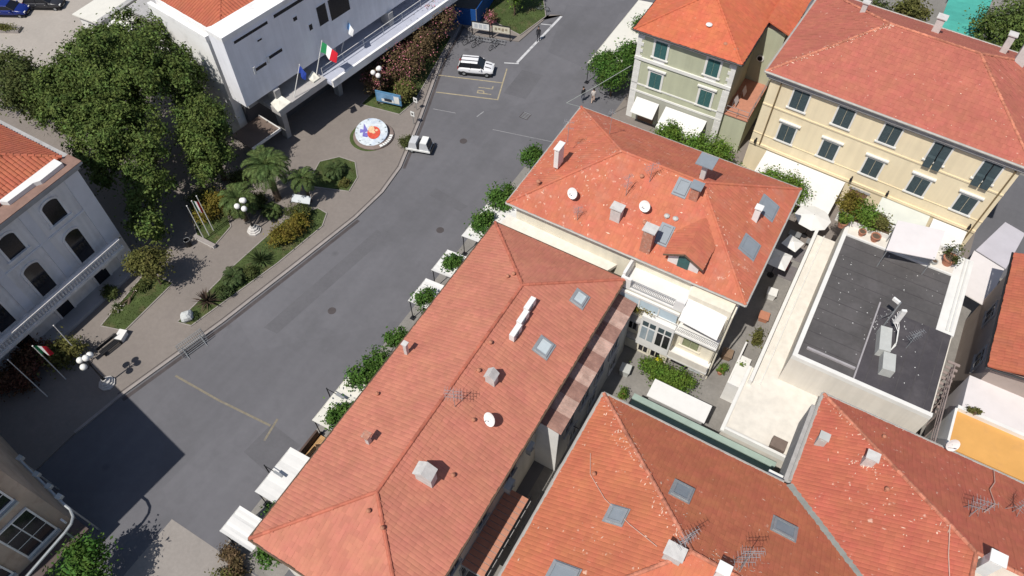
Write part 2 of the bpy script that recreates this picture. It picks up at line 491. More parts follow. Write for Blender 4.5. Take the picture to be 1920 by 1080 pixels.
villaw = M('villa_plaster', (.80, .765, .74), .9, .08, .5, streak=.12, stain=(.58, .54, .50), stain_amt=.6, stain_scale=.7)
thw = M('town_hall_plaster', (.82, .82, .86), .85, .05, .4, streak=.06, stain=(.66, .66, .7), stain_amt=.5, stain_scale=.45)
thwh = M('town_hall_white', (.84, .83, .82), .85, .05, .4, stain=(.45, .43, .41), stain_amt=.6, stain_scale=.5)
blackroof = M('bitumen', (.090, .084, .084), .7, .2, .25, .2, 25, fine=.10, stain=(.125, .115, .118), stain_amt=.8, stain_scale=.35)
rust1 = M('rust_brown', (.29, .165, .135), .9, .22, 1.5, .3, 18, fine=.12, stain=(.45, .28, .22), stain_amt=.5, stain_scale=1.5)
rust2 = M('rust_pink', (.43, .29, .245), .9, .25, 1.5, .3, 18, fine=.12, stain=(.6, .45, .38), stain_amt=.7, stain_scale=2)
shut_teal = M('shutter_teal', (.045, .125, .125), .6, .15, 6)
shut_dark = M('shutter_dark', (.055, .080, .090), .6, .15, 6)
darkopen = M('dark_glass', (.012, .013, .018), .15, .2, 3, spec=.5)
glass = M('pale_glass', (.30, .36, .40), .12, .12, 2, spec=.6)
skyglass = M('skylight_glass', (.50, .56, .58), .2, .1, 2, spec=.6)
grey = M('grey_metal', (.32, .33, .34), .5, .1, 3, metal=.4)
galv = M('galvanised', (.42, .44, .45), .45, .1, 3, metal=.5)
darkm = M('dark_metal', (.025, .025, .028), .5, .1, 3, metal=.3)
brownm = M('brown_gutter', (.115, .075, .05), .6, .15, 2)
palegut = M('pale_gutter', (.40, .385, .355), .7, .12, 2)
fabric = M('white_fabric', (.68, .67, .65), .9, .04, 1.2, stain=(.66, .65, .63), stain_amt=.4, stain_scale=1.2)
fabric_c = M('cream_fabric', (.66, .64, .58), .9, .05, 1.2, stain=(.6, .58, .52), stain_amt=.4, stain_scale=1.2)
fabric_p = M('pinkish_fabric', (.66, .62, .61), .9, .04, 1)
unit = M('unit_grey', (.46, .47, .45), .6, .08, 2)
unitw = M('unit_white', (.74, .74, .72), .6, .05, 2)
terra = M('terracotta', (.43, .19, .12), .9, .1, 4)
terraf = M('terrace_tile', (.46, .21, .14), .85, .1, 3, island=.1)
wood = M('deck_wood', (.50, .30, .14), .7, .15, 3, island=.12)
brick = M('chimney_brick', (.42, .20, .14), .95, .2, 6, .4, 20, stain=(.5, .42, .36), stain_amt=.7, stain_scale=4)
blue = M('hoarding_blue', (.012, .075, .28), .55, .08, 1.5)
slate = M('skylight_grey', (.24, .27, .30), .5, .06, 2)
stone = M('pale_stone', (.55, .53, .51), .85, .12, 3, fine=.1)
orange = M('orange_render', (.62, .33, .10), .9, .08, .6, stain=(.5, .27, .11), stain_amt=.5, stain_scale=.8)
greencan = M('green_canopy', (.15, .22, .18), .7, .15, .8, fine=.1, stain=(.1, .14, .12), stain_amt=.6, stain_scale=.8)

def leafm(name, c, isl=.45, hue=.03, tr=.25):
    return M(name, c, .6, .25, .5, island=isl, hue=hue, trans=tr, spec=.08)
L_holm = leafm('leaf_holm', (.090, .128, .034), .55, .03, .15)
L_dark = leafm('leaf_dark', (.085, .105, .035))
L_orange = leafm('leaf_orange_tree', (.075, .150, .030))
L_bush = leafm('leaf_bush', (.115, .195, .032))
L_olive = leafm('leaf_olive', (.135, .135, .042))
L_ole = leafm('leaf_oleander', (.150, .108, .056))
L_palm = leafm('leaf_palm', (.095, .135, .045))
L_cyc = leafm('leaf_cycad', (.065, .095, .036))
L_red = leafm('leaf_russet', (.130, .065, .040))
L_ylw = leafm('leaf_yellowish', (.180, .150, .030))
P_pink = leafm('petal_pink', (.62, .22, .27), .3)
P_white = leafm('petal_white', (.75, .68, .62), .2)
L_grass = leafm('grass_blade', (.075, .105, .028), .4)
L_silver = leafm('leaf_silver', (.62, .64, .60), .2)

# ---------------------------------------------------------------- the ground, street and pavements
g = MB(); g.poly([(-400, -400, 0), (400, -400, 0), (400, 400, 0), (-400, 400, 0)]); tag(g.build('ground', asphalt), kind='structure')
KERB = [(-38.9, 4.2), (-38.35, 7.9), (-36.3, 16.8), (-34.92, 24.4), (-33.8, 30.9), (-33.55, 34.6), (-33.95, 38.0), (-35.8, 43.7), (-39.4, 53.5), (-40.5, 58.2), (-41.0, 60.2)]
pv = MB(); pv.prism([(-120, -25), (-40.2, -25)] + KERB + [(-41.3, 63), (-44, 110), (-120, 110)], -.1, .12)
PAV = tag(pv.build('pavement', paving), kind='structure')
def strip(name, line, off0, off1, z0, z1, mat, kind='structure', parent=None):
    m = MB()
    for (a, b) in zip(line[:-1], line[1:]):
        d = Vector((b[0] - a[0], b[1] - a[1])).normalized(); n = Vector((d.y, -d.x))
        q = [(a[0] + n.x * off0, a[1] + n.y * off0), (a[0] + n.x * off1, a[1] + n.y * off1), (b[0] + n.x * off1, b[1] + n.y * off1), (b[0] + n.x * off0, b[1] + n.y * off0)]
        m.hexa([(*p, z0) for p in q], [(*p, z1) for p in q])
    o = m.build(name, mat, parent)
    if kind: o['kind'] = kind
    return o
strip('kerb', KERB, -.16, .06, -.05, .135, kerbm)
strip('gutter_channel', KERB[1:5], .19, .50, -.02, .006, gutterm)
strip('gutter_channel', KERB[6:], .19, .46, -.02, .006, gutterm)
strip('paving_joint', KERB[1:9], -.32, -.24, .1, .124, gutterm)
lp = MB(); lp.box(-28.3, -8.3, -25, 3.1, -.05, .008); tag(lp.build('light_paving', paving_l), kind='structure')
lp = MB(); lp.box(-8.3, -5.4, -5, 52.5, -.05, .006); lp.box(-5.4, 30, 21, 52.5, -.05, .006); lp.box(-19.5, -8.3, 30.0, 33.5, -.05, .006)
tag(lp.build('alley_paving', concrete), kind='structure')
lp = MB(); lp.box(-20, 14, 46.0, 60, -.05, .010); tag(lp.build('lane_paving', paving), kind='structure')
lp = MB(); lp.box(-24, -19.3, 3.2, 44, -.05, .012); tag(lp.build('terrace_paving', concrete), kind='structure')
tp = MB(); tp.prism([(-32.0, 66.6), (-41.2, 59.7), (-38.3, 58.6), (-33.8, 60.1), (-33.2, 66)], -.05, .1); tag(tp.build('traffic_island', paving), kind='structure')
cpk = MB(); cpk.prism([(-110, 24), (-72, 26.5), (-68.5, 31), (-67.5, 36), (-74, 48), (-110, 48)], .05, .125); tag(cpk.build('car_park_paving', M('paving_pale', (.36, .325, .29), .9, .06, .3, fine=.06)), kind='structure')
bg = MB(); bg.box(-8, 40, 66, 130, -.05, .02); tag(bg.build('back_yard', concrete), kind='structure')

asph2 = M('asphalt_patch', (.118, .116, .126), .9, .10, .3, .2, 60, fine=.06, stain=(.135, .133, .142), stain_amt=.8, stain_scale=.5)
for poly in [[(-33.2, 18.0), (-31.9, 18.1), (-30.2, 30.6), (-31.4, 30.8)], [(-27.4, 9.2), (-24.6, 8.8), (-24.2, 11.6), (-27.1, 11.9)], [(-29.8, 36.5), (-26.2, 36.2), (-26.0, 37.1), (-29.7, 37.5)], [(-31.0, 52.0), (-28.6, 52.3), (-28.9, 56.5), (-31.2, 56.1)]]:
    m = MB(); m.prism(poly, -.02, .0035); tag(m.build('asphalt_repair', asph2), kind='structure')
def line_mark(name, a, b, w, mat, z=.008):
    a = Vector((*a, 0)); b = Vector((*b, 0)); d = (b - a).normalized(); n = Vector((-d.y, d.x, 0)) * w / 2
    m = MB(); m.hexa([a - n + Vector((0, 0, -.004)), b - n + Vector((0, 0, -.004)), b + n + Vector((0, 0, -.004)), a + n + Vector((0, 0, -.004))],
                     [a - n + Vector((0, 0, z)), b - n + Vector((0, 0, z)), b + n + Vector((0, 0, z)), a + n + Vector((0, 0, z))])
    return tag(m.build(name, mat), kind='structure')
SX, SY = (.943, .332), (-.332, .943)
S0 = (-36.85, 48.75)
def st(a, b): return (S0[0] + SX[0] * a + SY[0] * b, S0[1] + SX[1] * a + SY[1] * b)
line_mark('parking_line', st(-.2, 0), st(6.2, 0), .13, ypaint)
line_mark('parking_line', st(-.9, 2.65), st(6.13, 2.65), .13, ypaint)
line_mark('parking_line', st(-1.2, 5.3), st(-.4, 5.3), .13, ypaint)
line_mark('parking_line', st(6.2, -.065), st(6.2, 5.0), .13, ypaint, .012)
# painted letters P L inside the bay
def letter(strokes, ox):
    m = MB()
    for (x0, x1, y0, y1) in strokes:
        q = [st(5.4 - y, .6 + ox + x) for x, y in ((x0, y0), (x1, y0), (x1, y1), (x0, y1))]
        m.hexa([(*p, .004) for p in q], [(*p, .009) for p in q])
    return tag(m.build('painted_letter', ypaint), kind='structure')
letter([(0, .13, 0, 1.5), (.135, .5, 1.37, 1.5), (.37, .5, .85, 1.365), (.135, .365, .75, .88)], 0)
letter([(0, .13, 0, 1.5), (.135, .55, 0, .13)], .85)
for a, b, w in [((-32.25, 56.9), (-32.0, 66.5), .28), ((-33.4, 56.2), (-32.0, 56.85), .14), ((-33.3, 64.1), (-32.2, 64.5), .12), ((-31.5, 47.6), (-31.3, 48.6), .12), ((-35.9, 46.4), (-33.6, 47.0), .06), ((-29.2, 46.8), (-22.4, 48.4), .06)]:
    line_mark('road_line', a, b, w, wpaint if b[1] > 50 else wfaint)
for a, b in [((-36.1, 11.3), (-31.9, 11.38)), ((-31.9, 11.38), (-27.1, 11.72)), ((-27.0, 12.4), (-26.7, 10.6))]:
    line_mark('yellow_line', a, b, .16, yfaint)
for (x, y, s) in [(-27.4, 50.1, .9), (-34.1, 31.5, .8)]:
    d = MB(); d.box(x - s / 2, x + s / 2, y - s / 2, y + s / 2, -.02, .012)
    o = tag(d.build('drain_cover', gutterm), kind='structure')
    d = MB()
    for i in range(5): d.box(x - s * .42, x + s * .42, y - s * .4 + i * s * .2, y - s * .32 + i * s * .2, .0, .022)
    d.build('grating', grey, o)

# ---------------------------------------------------------------- building parts
def window(t, o, u, n, ac, w, z0, z1, kind='shutter', trim=None, shut=None, hood=False, sill=True, tw=.16, local=False, apron=False):
    trim = trim or offwhite
    m = MB(); h = w / 2
    m.fb(o, u, n, ac - h - tw, ac - h, -.05, .07, z0, z1 + tw); m.fb(o, u, n, ac + h, ac + h + tw, -.05, .07, z0, z1 + tw)
    m.fb(o, u, n, ac - h, ac + h, -.05, .07, z1, z1 + tw)
    if hood: m.fb(o, u, n, ac - h - tw - .15, ac + h + tw + .15, -.05, .22, z1 + tw + .12, z1 + tw + .24)
    f = m.build('window', trim, t, local)
    if sill: MB().fb(o, u, n, ac - h - tw - .08, ac + h + tw + .08, -.05, .14, z0 - .12, z0 - .002).build('sill', trim, f, local)
    if apron: MB().fb(o, u, n, ac - h, ac + h, -.05, .05, z0 - .75, z0 - .125).build('apron', trim, f, local)
    if kind == 'shutter':
        for s in (-1, 1):
            a0, a1 = (ac - h + .01, ac - .012) if s < 0 else (ac + .012, ac + h - .01)
            q = MB(); q.fb(o, u, n, a0, a1, -.04, .03, z0 + .005, z1 - .005)
            k = int((z1 - z0) / .14)
            for i in range(k): q.fb(o, u, n, a0 + .05, a1 - .05, .031, .05, z0 + .06 + i * .14, z0 + .14 + i * .14)
            q.build('shutter', shut or shut_dark, f, local)
    elif kind == 'open':
        MB().fb(o, u, n, ac - h, ac + h, -.04, .012, z0, z1).build('pane', darkopen, f, local)
        for s in (-1, 1):
            q = MB(); q.fb(o, u, n, ac + s * .05 - (.0 if s > 0 else h * .9), ac + s * .05 + (h * .9 if s > 0 else 0), .03, .38, z0 - .45, z0 + .55)
            q.fb(o, u, n, ac + s * .05 - (.0 if s > 0 else h * .9), ac + s * .05 + (h * .9 if s > 0 else 0), .013, .06, z0 + .55, z1 - .01)
            q.build('shutter', shut or shut_dark, f, local)
    else:
        MB().fb(o, u, n, ac - h, ac + h, -.04, .012, z0, z1).build('pane', darkopen if kind == 'dark' else glass, f, local)
        q = MB(); q.fb(o, u, n, ac - .03, ac + .03, .013, .045, z0, z1); q.fb(o, u, n, ac - h, ac + h, .013, .04, (z0 + z1) / 2 + .2, (z0 + z1) / 2 + .25)
        q.build('mullion', trim, f, local)
    return f

def arched(t, o, u, n, ac, w, z0, z1, trim, sill=True):
    """arched opening with a moulded surround"""
    k = 10; h = w / 2; rise = w * .28
    def arc(hw, ex): return [(ac + hw * math.cos(math.pi * i / k), z1 - rise + (rise + ex) * math.sin(math.pi * i / k)) for i in range(k + 1)]
    inn = [(ac + h, z0)] + arc(h, 0) + [(ac - h, z0)]
    out = [(ac + h + .18, z0)] + arc(h + .18, .18) + [(ac - h - .18, z0)]
    def P(a, z, d): return (o[0] + u[0] * a + n[0] * d, o[1] + u[1] * a + n[1] * d, z)
    m = MB(); L = len(inn)
    for i in range(L - 1):
        m.hexa([P(*inn[i], -.03), P(*inn[i + 1], -.03), P(*out[i + 1], -.03), P(*out[i], -.03)], [P(*inn[i], .10), P(*inn[i + 1], .10), P(*out[i + 1], .10), P(*out[i], .10)])
    f = m.build('window', trim, t)
    p = MB(); p.add([P(a, z, .015) for a, z in inn], [tuple(range(L))]); p.build('pane', darkopen, f)
    if sill: MB().fb(o, u, n, ac - h - .3, ac + h + .3, -.05, .2, z0 - .15, z0 - .003).build('sill', trim, f)
    return f

def skylight(t, c, su, sv, nrm_tilt, mat_frame=None, mat_glass=None, name='skylight', lift=.12):
    """flat roof window lying on a slope: nrm_tilt = ('x'|'y', slope with sign) as dz per metre"""
    ax, sl = nrm_tilt
    def q(a, b, z): return (c[0] + a, c[1] + b, c[2] + (a if ax == 'x' else b) * sl + z)
    def slabm(m, a0, a1, b0, b1, z0, z1):
        r = [(a0, b0), (a1, b0), (a1, b1), (a0, b1)]; m.hexa([q(*p, z0) for p in r], [q(*p, z1) for p in r])
    m = MB(); e = .12
    slabm(m, -su, su, -sv, -sv + e, -.1, lift + .06); slabm(m, -su, su, sv - e, sv, -.1, lift + .06)
    slabm(m, -su, -su + e, -sv + e, sv - e, -.1, lift + .06); slabm(m, su - e, su, -sv + e, sv - e, -.1, lift + .06)
    f = m.build(name, mat_frame or galv, t)
    m = MB(); slabm(m, -su + e, su - e, -sv + e, sv - e, -.05, lift); m.build('pane', mat_glass or skyglass, f)
    m = MB(); slabm(m, -su - .1, su + .1, -sv - .1, sv + .1, -.1, .05); m.build('flashing', mat_frame or galv, f)
    return f

def chimney(t, c, w, d, h, body, capm, cap=.08, pitched=False, rz=0):
    m = MB(); m.obox((c[0], c[1], c[2] + h / 2 - .4), (w, d, h + .8), rz)
    f = m.build('chimney', body, t)
    k = MB()
    if pitched:
        z = c[2] + h; a, b = w / 2 + cap, d / 2 + cap
        M4 = Matrix.Translation((c[0], c[1], 0)) @ Matrix.Rotation(rz, 4, 'Z')
        v = [(-a, -b, z), (a, -b, z), (a, b, z), (-a, b, z), (0, -b, z + .45), (0, b, z + .45)]
        k.add([M4 @ Vector(p) for p in v], [(3, 2, 1, 0), (0, 1, 4), (2, 3, 5), (1, 2, 5, 4), (3, 0, 4, 5)])
    else:
        for s in (-1, 1): k.obox((c[0] + s * (w / 2 - .08) * math.cos(rz), c[1] + s * (w / 2 - .08) * math.sin(rz), c[2] + h + .09), (.1, d, .18), rz)
        k.obox((c[0], c[1], c[2] + h + .22), (w + 2 * cap, d + 2 * cap, .08), rz)
    k.build('chimney_cap', capm, f)
    return f

def vent(t, c, mat=None, r=.12, h=.3, cap=.2):
    m = MB(); m.cyl((c[0], c[1], c[2] - .2), (c[0], c[1], c[2] + h), r, r, 8)
    f = m.build('roof_vent', mat or terra, t)
    MB().lathe((c[0], c[1], c[2] + h + .03), [(cap, 0), (cap * .9, .05), (.03, .14)], 8).build('vent_cap', mat or terra, f)
    return f

# ================================================================= the long house beside the square
T = thing('long_house', 'long low house with salmon hip roof fronted by the row of cafe awnings', 'house', (-13.95, 17.4, 0))
w = MB(); w.box(-18.8, -9.15, 4.4, 30.4, 0, 7.85); w.build('wall', creamw, T)
fc, cp = hip_faces(-19.2, -8.7, 4.0, 30.8, 8.0, 10.02)
RO = roof(T, fc, R_main, cp, cap_red)
gutter(T, [(-19.27, 3.93, 7.93), (-8.63, 3.93, 7.93), (-8.63, 30.87, 7.93), (-19.27, 30.87, 7.93)], brownm, .09)
for y in (6.5, 9.5, 12.5, 15.5, 18.5, 21.5, 24.5, 27.5):
    window(T, (-18.8, 0), (0, -1), (-1, 0), -y, 1.1, 4.6, 6.4, 'shutter', shut=shut_teal)
for y in (6.2, 9.0, 12.2, 15.6): window(T, (-9.15, 0), (0, 1), (1, 0), y, 1.0, 4.5, 6.3, 'dark', trim=greyw)
for y in (6.2, 10.0, 14.0): window(T, (-9.15, 0), (0, 1), (1, 0), y, 1.0, 1.0, 2.8, 'dark', trim=greyw)
# enclosed veranda on the alley side, roofed with rusty sheets
v = MB(); v.box(-9.15, -7.55, 19.1, 30.3, 0, 6.3); V_ = v.build('veranda', greyw, T)
m = MB(); m.box(-9.14, -7.54, 19.0, 19.1, 0, 6.28); m.build('end_wall', white, V_)
for k in range(9):
    y0 = 18.9 + k * 1.29
    m = MB(); z0 = 6.62; m.slab([(-8.95, y0, z0), (-7.35, y0, z0 - .25), (-7.35, y0 + 1.28, z0 - .25), (-8.95, y0 + 1.28, z0)], .05)
    for i in range(5): m.slab([(-8.95, y0 + .1 + i * .25, z0 + .03), (-7.35, y0 + .1 + i * .25, z0 - .22), (-7.35, y0 + .18 + i * .25, z0 - .22), (-8.95, y0 + .18 + i * .25, z0 + .03)], .03)
    m.build('roof_panel', rust1 if k % 2 == 0 else rust2, V_)
for y in (20.6, 22.9, 25.2, 27.5): window(T, (-7.55, 0), (0, 1), (1, 0), y, 1.1, 3.9, 5.4, 'dark', trim=greyw, sill=True)
for y in (21.5, 24.5, 28): window(T, (-7.55, 0), (0, 1), (1, 0), y, 1.0, .9, 2.4, 'dark', trim=greyw)
# balcony over the alley
m = MB(); m.box(-9.15, -7.35, 9.6, 15.2, 3.25, 3.45); B_ = m.build('balcony', greyw, T)
for i in range(14):
    m = MB(); m.box(-9.1, -7.45, 9.65 + i * .4, 10.0 + i * .4, 3.44, 3.50); m.build('floor_tile', terraf, B_)
m = MB()
for z in (3.75, 4.0, 4.25, 4.45): m.tube([(-7.38, 9.6, z), (-7.38, 15.2, z)], .025, 5)
for i in range(9): m.cyl((-7.38, 9.6 + i * .7, 3.4), (-7.38, 9.6 + i * .7, 4.47), .025, n=5)
m.build('railing', darkm, B_)
m = MB()
for z in (3.3, 3.6, 3.9): m.tube([(-6.95, 12.2, z), (-6.95, 21.5, z)], .02, 5)
for i in range(8): m.cyl((-6.95, 12.2 + i * 1.3, 2.9), (-6.95, 12.2 + i * 1.3, 3.92), .02, n=5)
m.tube([(-7.5, 12.2, 2.95), (-6.95, 12.2, 2.95)], .03, 5); m.tube([(-7.5, 21.4, 2.95), (-6.95, 21.4, 2.95)], .03, 5)
m.build('clothes_rail', darkm, T)
# roof furniture
chimney(T, (-12.18, 11.43, 9.3), 1.0, .62, 1.15, stone, stone, .1, True, .1)
chimney(T, (-12.2, 18.64, 9.3), .62, .5, .85, stone, stone, .08, True, .05)
c = chimney(T, (-16.44, 11.66, 9.0), .26, .26, .9, stone, brick, .12)
c = chimney(T, (-18.3, 18.1, 8.35), .24, .24, 1.0, stone, stone, .07)
for p in [(-13.48, 20.66, 9.84), (-13.12, 18.65, 9.7), (-11.8, 15.85, 9.19), (-11.07, 12.44, 8.91), (-18.13, 14.68, 8.41), (-15.28, 25.88, 9.51), (-15.0, 26.2, 9.6), (-13.78, 8.2, 9.61), (-12.62, 7.84, 9.48)]: vent(T, p, r=.08, h=.2, cap=.14)
skylight(T, (-10.46, 27.26, 8.75), .42, .5, ('x', -.385))
skylight(T, (-10.7, 22.65, 8.84), .46, .55, ('x', -.385))

# ================================================================= the middle house with the patched roof
T = thing('patched_roof_house', 'house with patched orange hip roof, dormer and glazed rear annexe on the courtyard', 'house', (-9.8, 38.2, 0))
m = MB(); m.box(-18.5, -1.15, 32.7, 43.8, 0, 8.8); m.build('wall', cream, T)
fc, cp = hip_faces(-19.0, -.65, 32.2, 44.3, 9.0, 12.02)
roof(T, fc, R_b2, cp, R_b2)
gutter(T, [(-19.07, 32.13, 8.93), (-.58, 32.13, 8.93), (-.58, 44.37, 8.93), (-19.07, 44.37, 8.93)], palegut, .09)
for x in (-16, -12.5, -9, -5): window(T, (0, 43.8), (-1, 0), (0, 1), -x, 1.1, 5, 6.8, 'shutter', shut=shut_teal)
for y in (35, 38.5, 41.5): window(T, (-1.15, 0), (0, 1), (1, 0), y, 1.0, 5, 6.8, 'dark', trim=offwhite)
# low white-roofed link between the two houses
m = MB(); m.box(-18.9, -10.6, 30.9, 32.7, 0, 6.3); L_ = m.build('link_block', white, T)
m = MB(); m.slab([(-19.4, 30.9, 6.75), (-10.9, 30.9, 6.6), (-10.0, 32.69, 6.75), (-19.2, 32.69, 7.05)], .3); m.build('link_roof', creamw, L_)
m = MB(); m.box(-10.9, -9.2, 30.6, 30.7, 5.9, 6.6); m.box(-10.9, -9.2, 31.9, 32, 5.9, 6.6)
for i in range(4): m.box(-10.9 + i * .55, -10.84 + i * .55, 30.7, 31.9, 6.5, 6.58)
m.build('frame', darkm, L_)
# dormer
x0, x1, y0 = -6.75, -4.15, 32.75
d = MB(); d.prism([(x0 + .2, y0 + .02), (x1 - .2, y0 + .02), (x1 - .2, y0 + 3), (x0 + .2, y0 + 3)], 9.0, 10.35); D_ = d.build('dormer', white, T)
d = MB(); d.add([(x0 + .2, y0 + .02, 10.35), (x1 - .2, y0 + .02, 10.35), (-5.45, y0 + .02, 10.95)], [(0, 1, 2)]); d.build('gable', white, D_)
rz = 11.05
fcs = [[(x1 + .1, y0 - .35, 10.3), (x1 + .1, y0 + 2.3, 10.3), (-5.45, y0 + 3.6, rz), (-5.45, y0 - .35, rz)], [(x0 - .1, y0 + 2.3, 10.3), (x0 - .1, y0 - .35, 10.3), (-5.45, y0 - .35, rz), (-5.45, y0 + 3.6, rz)]]
d = MB()
for f in fcs: d.slab(f, .1)
d.build('dormer_roof', R_b2, D_)
d = MB()
for f in fcs: tile_face(d, f)
d.build('dormer_tiles', R_b2, D_, kind='stuff')
d = MB(); d.fb((0, y0 + .02), (1, 0), (0, -1), -5.85, -5.05, 0, .05, 9.05, 10.5); d.build('dormer_shutter', shut_teal, D_)
d = MB(); d.tube([(x1 + .1, y0 - .36, 10.27), (-5.45, y0 - .36, rz), (x0 - .1, y0 - .36, 10.27)], .07, 5); d.build('bargeboard', brownm, D_)
# rear annexe: roof terrace, glazed veranda, balconies
m = MB(); m.box(-8.9, -4.25, 30.9, 32.7, 0, 7.2); A_ = m.build('annexe', cream, T)
m = MB(); m.box(-8.95, -4.2, 30.75, 32.69, 7.2, 7.35); m.box(-8.95, -8.2, 30.75, 30.95, 7.35, 8.25); m.box(-4.9, -4.2, 30.75, 30.95, 7.35, 8.25); m.box(-8.95, -8.75, 30.95, 32.69, 7.35, 8.5); m.box(-4.4, -4.2, 30.95, 32.69, 7.35, 8.25)
m.build('terrace_parapet', white, A_)
m = MB()
for z in (7.45, 8.2): m.tube([(-8.2, 30.85, z), (-4.9, 30.85, z)], .03, 5)
for i in range(28): m.cyl((-8.15 + i * .12, 30.85, 7.4), (-8.15 + i * .12, 30.85, 8.2), .018, n=4)
m.build('terrace_railing', galv, A_)
m = MB(); m.box(-8.75, -4.4, 30.6, 30.89, 5.95, 6.9); m.build('blue_glazing', M('blue_panel', (.50, .60, .66), .3, .06, 2), A_)
m = MB(); m.box(-8.85, -8.7, 30.55, 30.74, 5.9, 7.1); m.box(-7.3, -7.2, 30.55, 30.6, 5.9, 6.95); m.box(-5.8, -5.7, 30.55, 30.6, 5.9, 6.95); m.box(-8.7, -4.3, 30.55, 30.74, 6.9, 7.1); m.box(-8.7, -4.3, 30.55, 30.6, 5.85, 5.95); m.build('glazing_frame', offwhite, A_)
m = MB(); m.box(-6.75, -4.25, 30.3, 30.89, 1.95, 5.6); C_ = m.build('glazed_veranda', white, A_)
for i, x in enumerate((-6.35, -5.8, -5.15, -4.6)):
    m = MB(); m.box(x - .22, x + .22, 30.26, 30.295, 2.9, 4.4); m.build('pane', glass if i < 2 else darkopen, C_)
    m = MB(); m.box(x - .22, x + .22, 30.26, 30.295, 4.6, 5.1); m.build('pane', shut_dark, C_)
for x in (-6.2, -5.2): window(T, (0, 30.9), (1, 0), (0, -1), x, .7, .3, 1.8, 'dark', trim=cream, sill=False)
for z in (1.9, 4.2): m = MB(); m.box(-8.9, -6.8, 30.4, 30.89, z, z + .2); m.build('gallery_slab', greyw, A_)
for x in (-8.2, -7.4): window(T, (0, 30.9), (1, 0), (0, -1), x, .6, 2.6, 4.0, 'dark', trim=greyw, sill=False)
m = MB(); m.box(-4.25, -1.2, 31.4, 32.7, 0, 8.6); K_ = m.build('balcony_block', cream, T)
for z in (1.85, 5.2):
    m = MB(); m.box(-4.25, -1.15, 30.35, 31.4, z, z + .18); s_ = m.build('balcony_slab', white, K_)
m = MB(); m.box(-4.2, -1.2, 30.36, 30.42, 2.03, 2.75); m.build('balcony_wall', creamw, K_)
m = MB()
for z in (5.45, 6.15): m.tube([(-4.2, 30.4, z), (-1.2, 30.4, z)], .03, 5)
for i in range(26): m.cyl((-4.15 + i * .12, 30.4, 5.38), (-4.15 + i * .12, 30.4, 6.15), .02, n=4)
m.build('balcony_railing', offwhite, K_)
m = MB(); m.slab([(-4.2, 30.0, 7.35), (-1.35, 30.0, 7.0), (-1.35, 32.1, 8.5), (-4.2, 32.1, 8.6)], .06); m.build('sun_awning', fabric, K_)
window(T, (0, 31.4), (1, 0), (0, -1), -3.0, 1.2, 2.7, 4.4, 'shutter', trim=cream, shut=M('shutter_olive', (.22, .24, .14), .7))
window(T, (0, 31.4), (1, 0), (0, -1), -3.2, 1.0, 5.4, 7.0, 'dark', trim=cream, sill=False)
m = MB(); m.box(-4.0, -2.6, 31.3, 31.39, .05, 1.75); m.build('garage_door', darkopen, K_)
m = MB(); m.box(-2.5, -1.6, 31.3, 31.39, .05, 1.9); m.build('door', M('door_grey', (.5, .53, .55), .6), K_)
m = MB(); m.tube([(-1.05, 31.9, 8.8), (-1.05, 31.3, 8.3), (-1.05, 31.2, 0.1)], .06, 6); m.tube([(-1.3, 31.25, 8.0), (-1.3, 31.25, .1)], .045, 6); m.build('drainpipe', cream, T)
# roof furniture
chimney(T, (-11.14, 34.06, 9.9), .75, .6, .95, stone, stone, .08)
chimney(T, (-17.04, 36.42, 11.05), .35, .9, .8, unitw, unitw, .06)
chimney(T, (-8.25, 33.0, 9.3), .75, .65, 2.0, brick, stone, .1)
chimney(T, (-6.81, 37.2, 11.4), .6, .6, 1.0, brick, slate, .12)
chimney(T, (-6.95, 38.9, 11.7), .35, .35, 1.5, stone, slate, .45)
chimney(T, (-2.55, 38.8, 9.9), .42, .42, 1.1, unitw, unitw, .06)
for p in [(-7.92, 35.34, 10.57), (-7.3, 35.39, 10.59)]: vent(T, p, unit, .14, .1, .22)
for p in [(-10.76, 37.1, 11.45), (-17.5, 34.2, 10.0), (-9.1, 34.4, 10.1)]: vent(T, p, terra, .12, .15, .18)
flecks(T, fc[0], 60, None, .5, (.08, .4)); flecks(T, fc[3], 60); flecks(T, fc[0], 60, ((-17.8, 36, 10.9), (-16.4, 37.5, 11.5)), .5); flecks(T, fc[1], 30, cp[2], .3)
skylight(T, (-7.83, 37.4, 11.65), .42, .5, ('y', .5), slate, slate)
skylight(T, (-7.53, 34.2, 10.05), .4, .6, ('y', .5), slate, slate)
skylight(T, (-2.1, 40.5, 9.75), .6, .75, ('x', -.5), slate, slate)
skylight(T, (-2.02, 36.4, 9.72), .55, .7, ('x', -.5), slate, slate)

# ================================================================= the sage green house
T = thing('green_house', 'sage green three-storey house with white quoins and bright orange hip roof', 'house', (-14.0, 59, 0))
m = MB(); m.box(-18.8, -9.7, 55.2, 69.5, 0, 9.75); m.build('wall', green, T)
a, b, c, d = (-19.2, 54.75, 10), (-9.25, 54.75, 10), (-9.25, 70, 10), (-19.2, 70, 10)
r0, r1 = (-14.2, 60.0, 12.3), (-14.2, 66.0, 12.3)
fc = [[a, b, r0], [b, c, r1, r0], [c, d, r1], [d, a, r0, r1]]
roof(T, fc, R_grn, [(r0, r1), (a, r0), (b, r0)], R_grn)
gutter(T, [(-19.27, 54.68, 9.93), (-9.18, 54.68, 9.93), (-9.18, 70.07, 9.93), (-19.27, 70.07, 9.93)], darkm, .08)
O, Uu, Nn_ = (0, 55.2), (1, 0), (0, -1)
m = MB(); m.fb(O, Uu, Nn_, -18.85, -9.65, 0, .12, 9.45, 9.74); m.fb(O, Uu, Nn_, -18.85, -9.65, 0, .14, 6.85, 7.15); m.fb(O, Uu, Nn_, -18.8, -9.7, 0, .08, 3.25, 3.45); m.fb(O, Uu, Nn_, -18.8, -9.7, 0, .06, 4.1, 4.24)
